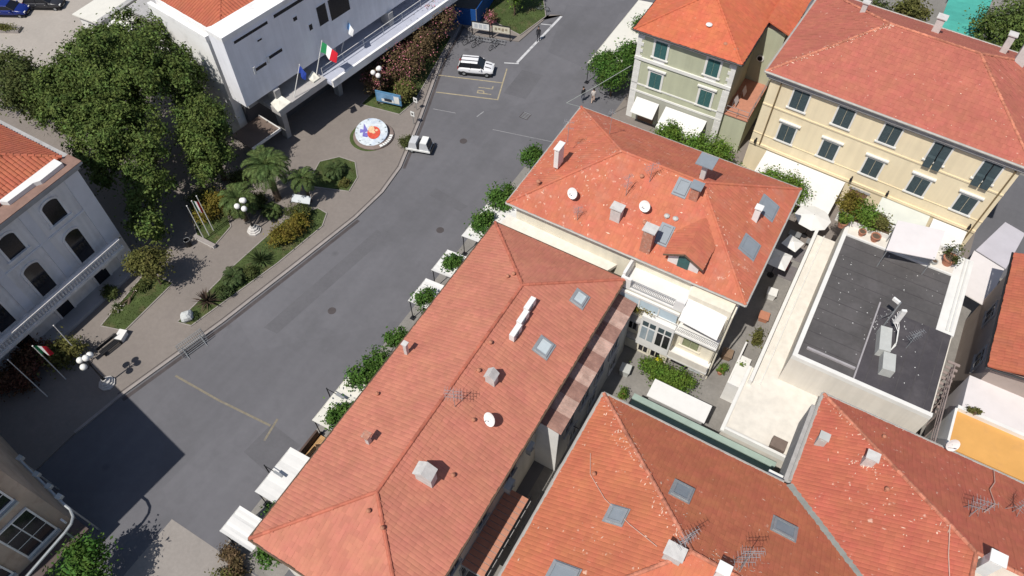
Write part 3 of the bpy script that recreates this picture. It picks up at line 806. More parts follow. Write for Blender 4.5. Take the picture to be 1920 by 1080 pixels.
m.build('string_course', offwhite, T)
m = MB(); m.box(-18.15, -10.35, 55.17, 55.2, 0, 3.2); m.build('ground_storey', M('grey_green', (.40, .40, .34), .9, .06, .6), T)
for xs, sg in ((-18.83, 1), (-9.67, -1)):
    for i in range(27):
        L_q = .62 if (i % 2 == 0 or i < 19) else .42
        m = MB(); m.fb(O, Uu, Nn_, min(xs, xs + sg * L_q), max(xs, xs + sg * L_q), -.05, .05 if i % 2 else .06, .05 + i * .345, .385 + i * .345); m.build('quoin', offwhite, T)
for x in (-16.55, -11.65):
    window(T, O, Uu, Nn_, x, 1.12, 7.6, 9.3, 'shutter', shut=shut_teal, apron=True, tw=.2)
    window(T, O, Uu, Nn_, x, 1.12, 4.25, 5.95, 'shutter', shut=shut_teal, hood=True, tw=.2)
m = MB(); m.fb(O, Uu, Nn_, -17.6, -16.0, -.05, .1, .1, 2.3); m.build('shop_door', M('door_brown', (.20, .12, .08), .6), T)
m = MB(); m.slab([(-18.0, 53.8, 1.85), (-15.7, 53.8, 1.85), (-15.7, 55.1, 2.75), (-18.0, 55.1, 2.75)], .06); m.build('shop_awning', fabric, T)
m = MB(); m.slab([(-15.0, 52.9, 1.9), (-10.9, 52.9, 1.9), (-10.9, 55.1, 2.8), (-15.0, 55.1, 2.8)], .06); m.build('shop_awning', fabric, T)
m = MB(); m.fb(O, Uu, Nn_, -14.6, -11.2, -.05, .08, .1, 2.1); m.build('shop_window', darkopen, T)
for y in (57.5, 61, 64.5): window(T, (-18.8, 0), (0, -1), (-1, 0), -y, 1.0, 7.7, 9.3, 'shutter', shut=shut_teal)
vent(T, (-11.3, 56.0, 10.4), terra, .12, .12, .2); vent(T, (-10.3, 55.9, 10.3), terra, .13, .12, .22); vent(T, (-13.3, 57.0, 11.0), unitw, .12, .1, .3)
skylight(T, (-12.8, 62.6, 11.75), .3, .5, ('x', -.4), galv, slate)
# recessed east wing with tiled terrace
m = MB(); m.box(-9.7, -7.4, 61.2, 69.5, 0, 9.7); W_ = m.build('east_wing', green, T)
fcs = [[(-9.24, 60.75, 9.95), (-7.0, 60.75, 9.95), (-7.0, 70, 9.95), (-9.24, 70, 10.85)]]
m = MB(); m.slab([(-9.24, 60.75, 10.75), (-7.0, 60.75, 9.95), (-7.0, 70, 9.95), (-9.24, 70, 10.75)], .12); m.build('wing_roof', R_grn, W_)
m = MB(); tile_face(m, [(-7.0, 60.75, 9.95), (-7.0, 70, 9.95), (-9.24, 70, 10.75), (-9.24, 60.75, 10.75)]); m.build('wing_tiles', R_grn, W_, kind='stuff')
m = MB(); m.lathe((0, 0, 0), [(.35, 0), (.35, .1)], 16); m.v = [(x - 8.9, 61.19 - z, y + 6.6) for x, y, z in m.v]; RW = m.build('round_window', offwhite, W_)
m = MB(); m.lathe((0, 0, 0), [(.24, 0), (.24, .115)], 14); m.v = [(x - 8.9, 61.19 - z, y + 6.6) for x, y, z in m.v]; m.build('round_pane', darkopen, W_)
m = MB(); m.box(-9.7, -7.5, 55.6, 61.2, 0, 3.9); TE = m.build('terrace_block', green, T)
m = MB(); m.box(-9.69, -7.42, 55.5, 61.19, 3.9, 4.0); m.build('terrace_floor', terraf, TE)
m = MB()
for z in (4.4, 4.9): m.tube([(-9.6, 55.55, z), (-7.48, 55.55, z), (-7.48, 61.0, z)], .025, 5)
for p in [(-9.6, 55.55), (-8.5, 55.55), (-7.48, 55.55), (-7.48, 57.4), (-7.48, 59.2), (-7.48, 61.0)]: m.cyl((*p, 3.95), (*p, 4.92), .025, n=5)
m.build('terrace_rail', grey, TE)
for (x, y) in ((-9.2, 57.0), (-9.0, 58.6)):
    s_ = thing('laundry_towel', 'pale pink towel hung out on the tiled terrace, %s one' % ('nearer' if y < 58 else 'farther'), 'towel', (x, y, 4.0), 0, 'towels on the terrace')
    m = MB(); m.tube([(-.1, -.5, 0), (-.1, -.5, .95)], .02, 4); m.tube([(-.1, .5, 0), (-.1, .5, .95)], .02, 4); m.tube([(-.1, -.5, .95), (-.1, .5, .95)], .02, 4); m.build('stand', grey, s_, True)
    m = MB(); m.slab([(-.1, -.45, .98), (.18, -.45, .3), (.18, .45, .3), (-.1, .45, .98)], .03); m.build('cloth', fabric_p, s_, True)

# ================================================================= the yellow house (turned three degrees)
T = thing('yellow_house', 'long yellow house with dark shutters and rose tiled hip roof', 'house', (-6.5, 54.2, 0), R(-3.2))
m = MB(); m.box(0, 19.6, 0, 12.6, 0, 10.7); m.build('wall', yellow, T, True)
fc, cp = hip_faces(-.5, 20.1, -.55, 13.1, 10.95, 14.0)
roof(T, fc, R_yel, cp, cap_pale, local=True)
m = MB(); m.box(-.45, 20.05, -.5, -.002, 10.55, 10.7); m.box(-.36, 19.96, -.4, -.002, 10.32, 10.55); m.box(-.2, 19.8, -.22, -.002, 10.12, 10.32); m.box(-.45, -.002, 0, 12.6, 10.5, 10.7); m.build('cornice', greyw, T, True)
flecks(T, fc[0], 60, cp[1], .15, local=True); flecks(T, fc[3], 40, cp[1], .15, local=True); flecks(T, fc[0], 30, local=True); flecks(T, fc[0], 14, (cp[0][0], cp[0][0]), .25, local=True)
gutter(T, [(-.58, -.63, 10.92), (20.18, -.63, 10.92), (20.18, 13.18, 10.92), (-.58, 13.18, 10.92)], palegut, .1, True, True)
O, Uu, Nn_ = (0, 0), (1, 0), (0, -1)
m = MB(); m.fb(O, Uu, Nn_, 0, 19.6, 0, .07, 7.42, 7.56); m.fb(O, Uu, Nn_, 0, 19.6, 0, .12, 3.05, 3.3); m.fb(O, Uu, Nn_, 0, 19.6, 0, .05, 4.3, 4.38); m.build('string_course', M('yellow_trim', (.74, .62, .42), .9, .05, .6), T, True)
for i, x in enumerate((2.75, 6.5, 10.25, 14.05, 17.75)):
    window(T, O, Uu, Nn_, x, 1.3, 8.1, 9.95, 'open' if i > 2 else 'shutter', local=True, sill=True, tw=.13)
    window(T, O, Uu, Nn_, x - .02, 1.3, 4.5, 6.25, 'shutter', hood=True, local=True, tw=.14)
for x in (.92, 19.25):
    m = MB(); m.tube([(x, -.5, 10.85), (x, -.12, 10.5), (x, -.12, 3.2 if x < 5 else .1)], .06, 6); m.build('drainpipe', M('pipe_ochre', (.20, .14, .07), .7), T, True)
m = MB(); m.fb(O, Uu, Nn_, 9.5, 11.0, -.05, .05, .1, 2.55); m.build('door', M('door_brown', (.20, .12, .08), .6), T, True)
m = MB(); m.fb(O, Uu, Nn_, 9.35, 11.15, 0, .12, 2.56, 2.75); m.build('door_head', greyw, T, True)
m = MB(); m.slab([(1.7, -4.2, 2.3), (8.9, -4.2, 2.3), (8.9, -.12, 2.95), (1.7, -.12, 2.95)], .06); m.build('shop_awning', fabric, T, True)
m = MB(); m.slab([(12.1, -2.0, 2.5), (16.1, -2.0, 2.5), (16.1, -.12, 3.0), (12.1, -.12, 3.0)], .06); m.build('shop_awning', M('grey_fabric', (.55, .57, .53), .9, .05, 1), T, True)
m = MB(); m.slab([(16.4, -2.7, 2.35), (19.1, -2.7, 2.35), (19.1, -.12, 2.95), (16.4, -.12, 2.95)], .06); m.build('shop_awning', fabric, T, True)
m = MB(); m.fb(O, Uu, Nn_, 2.3, 8.3, -.05, .04, .1, 2.2); m.fb(O, Uu, Nn_, 12.4, 15.8, -.05, .04, .1, 2.2); m.build('shop_window', darkopen, T, True)
for x in (.5, 9.2, 12.3, 19.0):
    m = MB(); m.fb(O, Uu, Nn_, x - .06, x + .06, 0, .35, 3.7, 3.76); m.fb(O, Uu, Nn_, x - .1, x + .1, .2, .4, 3.45, 3.7); m.build('wall_lamp', darkm, T, True)
for c, w_, d_, h_ in [((9.6, 9.6, 12.6), .6, .6, 1.2), ((16.2, 9.0, 12.9), .8, .7, 1.6), ((14.9, 10.5, 12.3), .5, .5, 1.4), ((3.8, 8.6, 13.0), .4, .4, .6)]:
    m = MB(); m.box(c[0] - w_ / 2, c[0] + w_ / 2, c[1] - d_ / 2, c[1] + d_ / 2, c[2] - .6, c[2] + h_); f = m.build('chimney', stone, T, True)
    m = MB(); m.box(c[0] - w_ / 2 - .1, c[0] + w_ / 2 + .1, c[1] - d_ / 2 - .1, c[1] + d_ / 2 + .1, c[2] + h_ + .12, c[2] + h_ + .2); m.box(c[0] - w_ / 2 + .05, c[0] + w_ / 2 - .05, c[1] - d_ / 2, c[1] - d_ / 2 + .1, c[2] + h_, c[2] + h_ + .12); m.build('chimney_cap', stone, f, True)

# ================================================================= the flat-roofed block
T = thing('flat_roof_block', 'cream block with black bitumen flat roof and pale parapet terraces', 'building', (8, 38, 0))
m = MB(); m.box(3.5, 12.75, 32.1, 46.8, 0, 5.7); m.build('wall', creamw, T)
m = MB(); m.prism([(3.8, 32.4), (12.6, 32.4), (12.6, 39.2), (11.55, 39.2), (11.55, 44.6), (3.8, 44.6)], 5.7, 5.95); RF = m.build('flat_roof', blackroof, T)
m = MB(); m.box(3.5, 3.8, 32.1, 46.8, 5.7, 6.12); m.box(3.8, 12.75, 32.1, 32.4, 5.7, 6.08); m.box(11.55, 12.75, 39.2, 46.8, 5.7, 6.02); m.box(3.8, 11.55, 46.55, 46.8, 5.7, 6.6); m.box(3.8, 11.55, 44.6, 44.75, 5.7, 6.1); m.build('parapet', offwhite, T)
m = MB(); m.box(3.8, 11.55, 44.75, 46.55, 5.7, 5.99); m.build('north_terrace', creamw, T)
seam = M('bitumen_seam', (.074, .068, .07), .6, .2, 1); bay = M('bitumen_new', (.066, .06, .066), .65, .2, .3, .2, 25, fine=.08, stain=(.11, .1, .105), stain_amt=.8, stain_scale=.4)
m = MB(); m.box(7.66, 12.59, 32.41, 39.19, 5.95, 6.03); m.build('raised_bay', MATS['bitumen_new'], RF)
for k in range(10): m = MB(); m.box(3.85, 7.5 if k < 6 else 11.5, 33.6 + k * 1.12, 33.66 + k * 1.12, 5.95, 5.962); m.build('membrane_seam', seam, RF)
for k in range(5): m = MB(); m.box(8.3 + k * .95, 8.35 + k * .95, 32.45, 39.1, 6.03, 6.042); m.build('membrane_seam', seam, RF)
m = MB()
for k in range(110):
    x, y = random.uniform(4, 11.4), random.uniform(33.5, 44.4)
    if k > 60: x, y = random.gauss(8.3, 1.0), random.gauss(38.3, 1.0)
    z = 6.032 if x > 7.66 and y < 39.2 else 5.952; r = random.uniform(.015, .05); m.add([(x - r, y, z), (x, y - r * .7, z), (x + r, y, z + .01), (x, y + r, z)], [(0, 1, 2, 3)])
m.build('roof_debris', unitw, RF, kind='stuff')
m = MB(); m.box(7.55, 7.65, 32.4, 39.5, 5.95, 6.14); m.box(4.2, 7.5, 33.15, 33.3, 5.95, 6.12); m.build('roof_upstand', M('bitumen_edge', (.35, .33, .34), .7), RF)
m = MB(); m.tube([(12.2, 39.4, 6.08), (12.2, 46.6, 6.08)], .08, 6); m.tube([(12.45, 39.4, 6.08), (12.45, 46.6, 6.08)], .08, 6); m.build('roof_pipe', offwhite, T)
m = MB(); m.box(1.75, 3.5, 30.0, 46.8, 0, 2.7); SW = m.build('side_walkway', creamw, T)
m = MB(); m.box(1.7, 1.95, 30.6, 46.8, 2.7, 3.35); m.box(2.5, 2.56, 31, 46.8, 2.7, 2.9); m.build('walkway_parapet', offwhite, SW)
m = MB(); m.box(1.4, 13.2, 26.3, 32.1, 0, 2.75); LT = m.build('lower_terrace', creamw, T)
m = MB(); m.box(1.3, 1.55, 26.2, 32.0, 2.75, 2.95); m.box(1.55, 6, 26.2, 26.4, 2.75, 3.3); m.build('terrace_edge', offwhite, LT)
m = MB()
for k in range(5): m.box(.55, 1.4, 30.4 + k * .75, 31.15 + k * .75, 0, 2.3 - k * .42)
m.build('outside_stair', offwhite, T)
m = MB(); m.box(.45, .58, 30.4, 35.2, 0, 1.0); m.box(.45, 1.4, 30.25, 30.38, 0, 2.4); m.build('stair_wall', white, T)
m = MB(); m.box(4.6, 5.6, 26.6, 27.4, 2.76, 3.3); m.build('roof_box', M('box_brown', (.17, .13, .11), .8), T)
# pale canopy on the north terrace
m = MB(); m.slab([(6.5, 42.7, 7.95), (9.75, 43.6, 7.9), (9.75, 46.3, 8.3), (6.5, 45.6, 8.3)], .06); TC = m.build('terrace_canopy', fabric_p, T)
posts(TC, [(6.6, 42.8), (9.65, 43.7), (9.65, 46.2), (6.6, 45.5)], 5.95, 7.95, .04, grey, 'canopy_post')

# ================================================================= orange-roofed corner houses at the lower right
T = thing('corner_house', 'big orange tiled house with hip roof across the narrow alley', 'house', (2, 14, 0))
m = MB(); m.box(-5.6, 20, 6.0, 21.6, 0, 7.85); m.build('wall', creamw, T)
zr = 12.92
A, Bq, C0, Dq, E0 = (-6, 22, 8), (-6, 5.6, 8), (2.2, 13.8, zr), (14.2, 13.8, zr), (6, 22, 8)
S1 = (22.4, 5.6, 8)
fc = [[A, Bq, C0], [E0, A, C0, Dq], [Bq, S1, Dq, C0]]
roof(T, fc, R_b6, [(A, C0), (Bq, C0), (C0, Dq)], cap_pale, w=.24, l=.4)
gutter(T, [(5.6, 22.1, 7.9), (-6.1, 22.1, 7.9), (-6.1, 5.5, 7.9)], palegut, .12, False)
skylight(T, (-1.93, 14.48, 10.5), .45, .45, ('x', .6), galv, slate)
skylight(T, (-3.03, 10.3, 9.85), .7, .7, ('x', .6), galv, slate)
skylight(T, (.6, 17.3, 10.9), .5, .55, ('y', -.6), galv, slate)
skylight(T, (6.13, 18.42, 10.2), .6, .5, ('y', -.6), galv, slate)
chimney(T, (1.45, 13.3, 12.3), .85, .6, .75, stone, stone, .08)
chimney(T, (3.74, 13.49, 12.9), .5, .45, .7, unitw, unitw, .08)
vent(T, (-4.09, 16.41, 9.15), terra, .08, .25, .13)
flecks(T, fc[0], 90, (A, C0), .35); flecks(T, fc[1], 40, (A, C0), .45); flecks(T, fc[0], 30); flecks(T, fc[1], 30); flecks(T, fc[1], 40, ((3, 14.2, zr), (5, 14.2, zr)), .5)
for y in (8.5, 12.5, 16.5, 20): window(T, (-5.6, 0), (0, -1), (-1, 0), -y, 1.0, 4.4, 6.2, 'dark', trim=offwhite)
# green lean-to against the north wall
m = MB(); m.slab([(-4.9, 22.0, 2.9), (5.4, 22.0, 2.9), (5.4, 25.8, 2.5), (-4.9, 25.8, 2.5)], .1); G_ = m.build('lean_to_roof', greencan, T)
m = MB(); m.box(-4.8, 5.4, 25.6, 25.72, 0, 2.38); m.build('lean_to_wall', greyw, G_)
m = MB(); m.box(-4.95, 5.45, 25.5, 25.95, 2.56, 2.68); m.build('lean_to_coping', M('green_coping', (.30, .38, .33), .8, .1, 1), G_)

T = thing('east_corner_house', 'red-orange tiled house with patched hips at the lower right edge', 'house', (14, 24, 0))
m = MB(); m.box(6.4, 24, 21.62, 28.5, 0, 7.85); m.build('wall', creamw, T)
A, Bq, H1, V0, V1 = (6, 28.9, 8), (6, 22.02, 8), (14.2, 20.7, zr), (6, 22.02, 8), (14.2, 13.8, zr)
fc = [[A, Bq, V1, H1], [(25, 28.9, 8), A, H1, (25, 20.7, zr)], [(20.3, 13.2, 8.6), (25, 13.2, 8.6), (25, 20.7, zr), H1, V1]]
roof(T, fc[:2], roofmat('tile_redorange', (.48, .138, .085), (.41, .118, .075), (.82, .58, .46), .905), [(A, H1), (H1, (25, 20.7, zr)), (V1, H1)], cap_pale, w=.24, l=.4)
gutter(T, [(24, 29.0, 7.9), (5.9, 29.0, 7.9), (5.9, 22.4, 7.9)], palegut, .12, False)
strip_v = MB(); a = Vector((5.9, 22.1, 8.05)); b = Vector((14.2, 13.8, 13.0)); dd = Vector((.2, .2, 0))
strip_v.slab([tuple(a - dd), tuple(b - dd), tuple(b + dd), tuple(a + dd)], .05); strip_v.build('valley_gutter', M('lead_gutter', (.30, .31, .28), .6, .15, 2), T)
chimney(T, (9.05, 24.52, 9.85), .55, .45, .8, stone, stone, .08); chimney(T, (6.62, 25.3, 8.4), .5, .45, .7, unit, unit, .05); chimney(T, (14.78, 20.4, 12.9), .6, .5, .8, unitw, unitw, .08)
flecks(T, fc[0], 40, (A, H1), .3); flecks(T, fc[0], 40); flecks(T, fc[1], 60); flecks(T, fc[0], 26, ((8.3, 24.6, 9.4), (9.6, 24.4, 10.2)), .25)
vent(T, (10.19, 23.01, 10.57), terra, .08, .25, .13); vent(T, (9.63, 26.98, 9.15), terra, .08, .25, .13)
m = MB(); m.box(5.62, 6.39, 22.6, 28.4, 4.5, 7.2); m.build('side_bay', greyw, T)

# ================================================================= right edge: red-roofed house with white and orange terraces
T = thing('terraced_east_house', 'house at the right edge with red roof and white and orange roof terraces', 'house', (17, 38, 0))
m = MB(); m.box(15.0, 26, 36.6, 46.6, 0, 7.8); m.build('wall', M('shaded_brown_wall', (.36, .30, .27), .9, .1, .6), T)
f = [(14.55, 47, 8), (14.55, 36.2, 8), (26, 36.2, 12), (26, 47, 12)]
roof(T, [f], R_vil)
gutter(T, [(14.45, 47, 7.92), (14.45, 36.1, 7.92), (26, 36.1, 9.9)], darkm, .08, False)
window(T, (15.0, 0), (0, -1), (-1, 0), -39.2, 1.2, 4.2, 5.6, 'dark', trim=greyw)
window(T, (15.0, 0), (0, -1), (-1, 0), -43.5, 1.2, 4.2, 5.6, 'dark', trim=greyw)
m = MB(); m.box(14.3, 26, 33.75, 36.6, 0, 6.0); W2 = m.build('white_terrace', fabric_p, T)
m = MB(); m.box(14.0, 26, 30.6, 33.5, 0, 5.9); m.build('orange_terrace', orange, T)
m = MB(); m.box(14.0, 26, 33.5, 33.75, 0, 6.25); m.box(13.9, 14.05, 30.6, 33.5, 0, 6.15); m.build('terrace_parapet', offwhite, T)
m = MB()
for z in (5.2, 5.6, 6.0): m.tube([(13.3, 29.5, z), (13.3, 37.0, z)], .04, 5)
for k in range(7): m.cyl((13.3, 29.6 + k * 1.2, 3.4), (13.3, 29.6 + k * 1.2, 6.02), .04, n=5)
for k in range(10): m.box(12.95, 13.75, 34.6 + k * .3, 34.8 + k * .3, 3.2 + k * .25, 3.28 + k * .25)
m.build('outside_stair', M('stair_brown', (.30, .24, .22), .8, .1, 2), T)

# ================================================================= the white villa on the left
T = thing('arched_villa', 'old pale villa with arched dark windows and long balustraded balcony', 'villa', (-52, 8, 0))
m = MB(); m.box(-62, -47.4, -9, 17.9, 0, 11.0); m.build('wall', villaw, T)
m = MB(); m.box(-62.4, -46.9, -9.4, 18.4, 11.0, 11.2); m.box(-62.1, -47.15, -9.2, 18.15, 10.6, 11.0); m.build('cornice', greyw, T)
a, b, c, d = (-61.2, -8.4, 11.4), (-48.3, -8.4, 11.4), (-48.3, 17.9, 11.4), (-61.2, 17.9, 11.4)
r0, r1 = (-54.75, -2.0, 14.2), (-54.75, 11.5, 14.2)
roof(T, [[a, b, r0], [b, c, r1, r0], [c, d, r1], [d, a, r0, r1]], R_vil, [(r0, r1), (c, r1), (d, r1)], R_vil, w=.3, l=.42, h=.08)
m = MB(); m.box(-48.3, -46.9, 2.0, 18.4, 11.2, 11.26); m.build('eave_gutter_bed', M('eave_brown', (.24, .15, .12), .9, .15, 2), T)
m = MB(); m.prism([(-48.35, 12.6), (-47.75, 12.9), (-47.7, 15.0), (-47.45, 15.4), (-47.5, 17.4), (-48.35, 17.4)], 11.26, 11.6); m.prism([(-48.3, 4), (-47.4, 4), (-47.5, 7), (-47.3, 9), (-47.6, 11.5), (-48.3, 11.9)], 11.26, 11.35); m.build('white_flashing', white, T)
O, Uu, Nv = (-47.4, 0), (0, 1), (1, 0)
for y in (14.9, 11.15, 7.4, 3.6):
    arched(T, O, Uu, Nv, y, 1.35, 7.95, 9.95, villaw); arched(T, O, Uu, Nv, y, 1.3, 3.4, 6.6, villaw, False)
    arched(T, O, Uu, Nv, y, 1.15, .2, 2.7, villaw, False)
m = MB(); m.fb(O, Uu, Nv, -9, 17.9, 0, .1, 7.2, 7.35); m.fb(O, Uu, Nv, 16.7, 17.95, 0, .12, 0, 10.6)
for y in (13.05, 9.3, 5.5): m.fb(O, Uu, Nv, y - .35, y + .35, 0, .08, 3.3, 10.6)
m.build('pilaster', M('villa_trim', (.74, .72, .73), .9, .06, .8), T)
m = MB(); m.box(-47.4, -46.0, 1.0, 17.2, 2.95, 3.2); BA = m.build('balcony', villaw, T)
m = MB(); m.box(-46.3, -46.0, 1.0, 17.2, 3.95, 4.1); m.box(-46.25, -46.05, 1.0, 17.2, 3.2, 3.3); m.build('balustrade_rail', villaw, BA)
bal = None
prof = [(.05, 0), (.085, .1), (.09, .22), (.045, .42), (.06, .6), (.05, .66)]
for k in range(60):
    if bal is None:
        q = MB(); q.lathe((0, 0, 0), prof, 8); bal = q.build('baluster', villaw, BA, True)
        o = bal
    else:
        o = bal.copy(); col.objects.link(o); o.parent = BA
    o.location = (-46.15 + 52, 1.2 + k * .268 - 8, 3.3)
m = MB(); m.box(-47.4, -46.05, 4, 17.9, 0, .4); m.build('plinth_step', M('step_grey', (.36, .36, .38), .85, .08, 1), T)
m = MB(); m.box(-47.4, -46.6, 15.0, 15.6, 2.2, 2.9); m.build('bracket', villaw, T)

# ================================================================= the town hall on stilts (turned eight degrees)
ra = R(8)
T = thing('town_hall', 'white modern town hall block raised on pilotis over a deep shadow', 'building', (-45.9, 32.8, 0), -ra)
# local frame: +y along the street front, +x towards the street
m = MB(); m.box(-1.9, 0, 0, 34, 6.0, 12.7); m.build('front_block', thw, T, True)
m = MB(); m.box(-1.95, .04, -.03, 34, 12.7, 13.1); m.build('parapet', thwh, T, True)
m = MB(); m.box(-2.9, -1.9, 1.2, 34, 4.0, 12.0); m.build('recess_wall', greyw, T, True)
m = MB(); m.box(-10.6, -2.9, .2, 34, 0, 11.4); m.build('side_wall', thwh, T, True)
m = MB(); m.box(-10.7, -2.8, .1, .5, 11.4, 11.9); m.box(-3.2, -2.8, .5, 34, 11.4, 12.3); m.build('coping', thwh, T, True)
a, b, c, d = (-10.3, .9, 12.2), (-1.8, .9, 12.2), (-1.8, 33, 12.2), (-10.3, 33, 12.2)
m = MB(); m.box(-10.4, -1.9, .75, 33.2, 11.4, 12.15); m.build('attic', thwh, T, True)
r0, r1 = (-6.05, 5.15, 13.6), (-6.05, 28, 13.6)
roof(T, [[a, b, r0], [b, c, r1, r0], [c, d, r1], [d, a, r0, r1]], R_vil, [(a, r0), (b, r0), (r0, r1)], R_vil, w=.3, l=.42, h=.08, local=True)
O, Uu, Nv = (0, 0), (0, 1), (1, 0)
def slot(a0, a1, z0, z1, name='window'):
    f = MB(); f.fb(O, Uu, Nv, a0 - .06, a1 + .06, -.05, .05, z1, z1 + .06); f.fb(O, Uu, Nv, a0 - .06, a0, -.05, .05, z0, z1); f.fb(O, Uu, Nv, a1, a1 + .06, -.05, .05, z0, z1)
    w_ = f.build(name, thw, T, True)
    MB().fb(O, Uu, Nv, a0, a1, -.04, .01, z0, z1).build('pane', darkopen, w_, True)
slot(2.0, 3.2, 8.6, 8.95); slot(3.6, 5.1, 8.9, 9.25); slot(7.0, 7.45, 10.8, 11.2); slot(8.4, 8.8, 9.1, 9.7); slot(3.0, 3.5, 11.0, 11.2); slot(.9, 4.5, 12.0, 12.3); slot(5.2, 9.5, 12.1, 12.45)
slot(9.6, 10.7, 8.9, 10.8); slot(11.0, 13.4, 8.7, 10.8); slot(16, 19, 8.7, 10.8); slot(21, 24, 8.7, 10.8)
m = MB(); m.fb(O, Uu, Nv, 1.75, 1.95, .0, .14, 8.5, 9.2); m.fb(O, Uu, Nv, 3.35, 3.5, 0, .14, 8.7, 9.3); m.build('slot_trim', white, T, True)
for (x, y) in [(-.4, 3.2), (-.9, 10.6), (-.4, 18), (-.4, 26)]:
    m = MB(); m.hexa([(x - .35, y - .25, 0), (x + .35, y - .25, 0), (x + .35, y + .25, 0), (x - .35, y + .25, 0)], [(x - .55, y - .3, 6.0), (x + .75, y - .3, 6.0), (x + .75, y + .3, 6.0), (x - .55, y + .3, 6.0)])
    m.build('piloti', greyw, T, True)
m = MB(); m.box(.1, 1.3, 2.2, 8.0, 4.1, 4.75); m.build('entrance_beam', M('beam_grey', (.42, .40, .39), .9, .1, .8), T, True)
m = MB(); m.box(-2.9, .1, 2.2, 8.0, 4.2, 4.6); m.build('entrance_slab', greyw, T, True)
m = MB(); m.box(-2.8, 2.0, 8.0, 34, 4.2, 4.5); TS = m.build('terrace', M('terrace_blue', (.42, .44, .52), .8, .08, .6), T, True)
m = MB(); m.box(1.95, 2.2, 8.0, 34, 4.1, 4.85); m.build('terrace_kerb', thwh, TS, True)
m = MB()
for z in (5.0, 5.45): m.tube([(.6, 8.2, z), (.6, 33, z)], .03, 5)
for k in range(10): m.cyl((.6, 8.2 + k * 2.75, 4.5), (.6, 8.2 + k * 2.75, 5.47), .03, n=5)
m.build('terrace_railing', offwhite, TS, True)
m = MB(); m.box(-2.85, -2.3, 1.0, 33, .1, 4.1); m.build('ground_storey', M('void_shade_wall', (.10, .095, .10), .8, .1, .6), T, True)  # near-black wall colour stands in for the deep shade under the block
m = MB(); m.box(-2.0, .9, -1.4, 1.9, 2.5, 2.62); CN = m.build('side_canopy', M('canopy_brown', (.16, .12, .10), .8, .1, 1), T, True)
m = MB(); m.box(.9, .98, -1.4, 1.9, 2.45, 2.72); m.box(-2, .98, 1.9, 1.98, 2.45, 2.72); m.build('canopy_edge', white, CN, True)
m = MB(); m.slab([(.1, 2.3, 5.0), (1.4, 2.0, 4.85), (1.35, 3.6, 4.9), (.1, 3.4, 5.3)], .1); m.build('floodlight', M('lamp_cream', (.70, .68, .60), .6), T, True)
m = MB(); m.slab([(.15, 6.8, 5.0), (.9, 6.8, 4.9), (.9, 7.6, 4.9), (.15, 7.5, 5.4)], .1); m.build('floodlight', M('lamp_cream', (.70, .68, .60), .6), T, True)

# ================================================================= the tall building at the lower left that throws the big shadow
T = thing('shaded_corner_building', 'tan building at the lower left corner with dark glazed windows', 'building', (-40, -4, 0))
tan = M('tan_plaster', (.44, .35, .27), .9, .12, .6, stain=(.28, .2, .15), stain_amt=.7, stain_scale=.9)
m = MB(); m.prism([(-33.0, -9), (-32.6, -.3), (-46, 1.8), (-60, 3.9), (-60, -9)], 0, 11.9); m.build('wall', tan, T)
m = MB(); m.prism([(-32.8, -7), (-32.3, -.5), (-46, 1.9), (-60, 4.1), (-60, -7)], 11.9, 12.2); m.build('roof_slab', greyw, T)
m = MB(); m.box(-60, -33.0, -22, -9, 0, 7.5); m.build('rear_block', tan, T)
O, Uu, Nv = (-32.585, 0), (.046, .9989), (.9989, -.046)
for (y0, z0, z1) in [(-2.2, 2.9, 6.5), (-2.2, 8.0, 10.8), (-5.4, 2.9, 6.5), (-5.4, 8.0, 10.8)]:
    f = MB(); f.fb(O, Uu, Nv, y0 - 1.1, y0 + 1.1, .02, .16, z0 - .1, z0); f.fb(O, Uu, Nv, y0 - 1.1, y0 + 1.1, .02, .16, z1, z1 + .1); f.fb(O, Uu, Nv, y0 - 1.1, y0 - 1.0, .02, .16, z0, z1); f.fb(O, Uu, Nv, y0 + 1.0, y0 + 1.1, .02, .16, z0, z1); f.fb(O, Uu, Nv, y0 - 1.0, y0 + 1.0, .0, .09, z0, z1)
    w_ = f.build('window', offwhite, T)
    for i in range(2):
        for j in range(3): h3 = (z1 - z0) / 3; MB().fb(O, Uu, Nv, y0 - .98 + i * 1.02, y0 - .04 + i * 1.02, .02, .1, z0 + .04 + j * h3, z0 + h3 - .04 + j * h3).build('pane', darkopen, w_)
    MB().fb(O, Uu, Nv, y0 - 1.15, y0 + 1.15, .02, .35, z0 - .3, z0 - .11).build('sill', galv, w_)
m = MB(); m.fb(O, Uu, Nv, -8, -.1, .02, 1.3, 1.9, 2.1); m.build('canopy', M('canopy_dark', (.10, .075, .07), .8, .1, 1), T)
m = MB(); m.obox((-31.9, -.6, 3.8), (.3, .12, .35)); m.build('wall_box', unitw, T)

TB = thing('tubular_light_rail', 'bent pale metal tube with square lamps round the shaded corner building', 'light rail', (-30.8, -.4, 0))
m = MB(); pts = [(-30.1, -9, 5), (-30.45, -1.0, 5), (-30.55, -.45, 5), (-30.8, -.1, 5), (-31.3, .12, 5), (-32.0, .15, 5), (-36.9, .75, 5)]
m.tube(pts, .09, 8); m.build('tube', galv, TB)
for k, (x, y) in enumerate([(-36.7, .72), (-34.9, .5), (-33.6, .35), (-32.5, .22)]):
    m = MB(); m.obox((x, y + .1, 5.0), (.34, .34, .3), .1); m.build('lamp_head', unit, TB)
posts(TB, [(-32.0, .15), (-30.45, -1.0), (-36.6, .7), (-30.15, -7.9)], 0, 5, .06, galv)

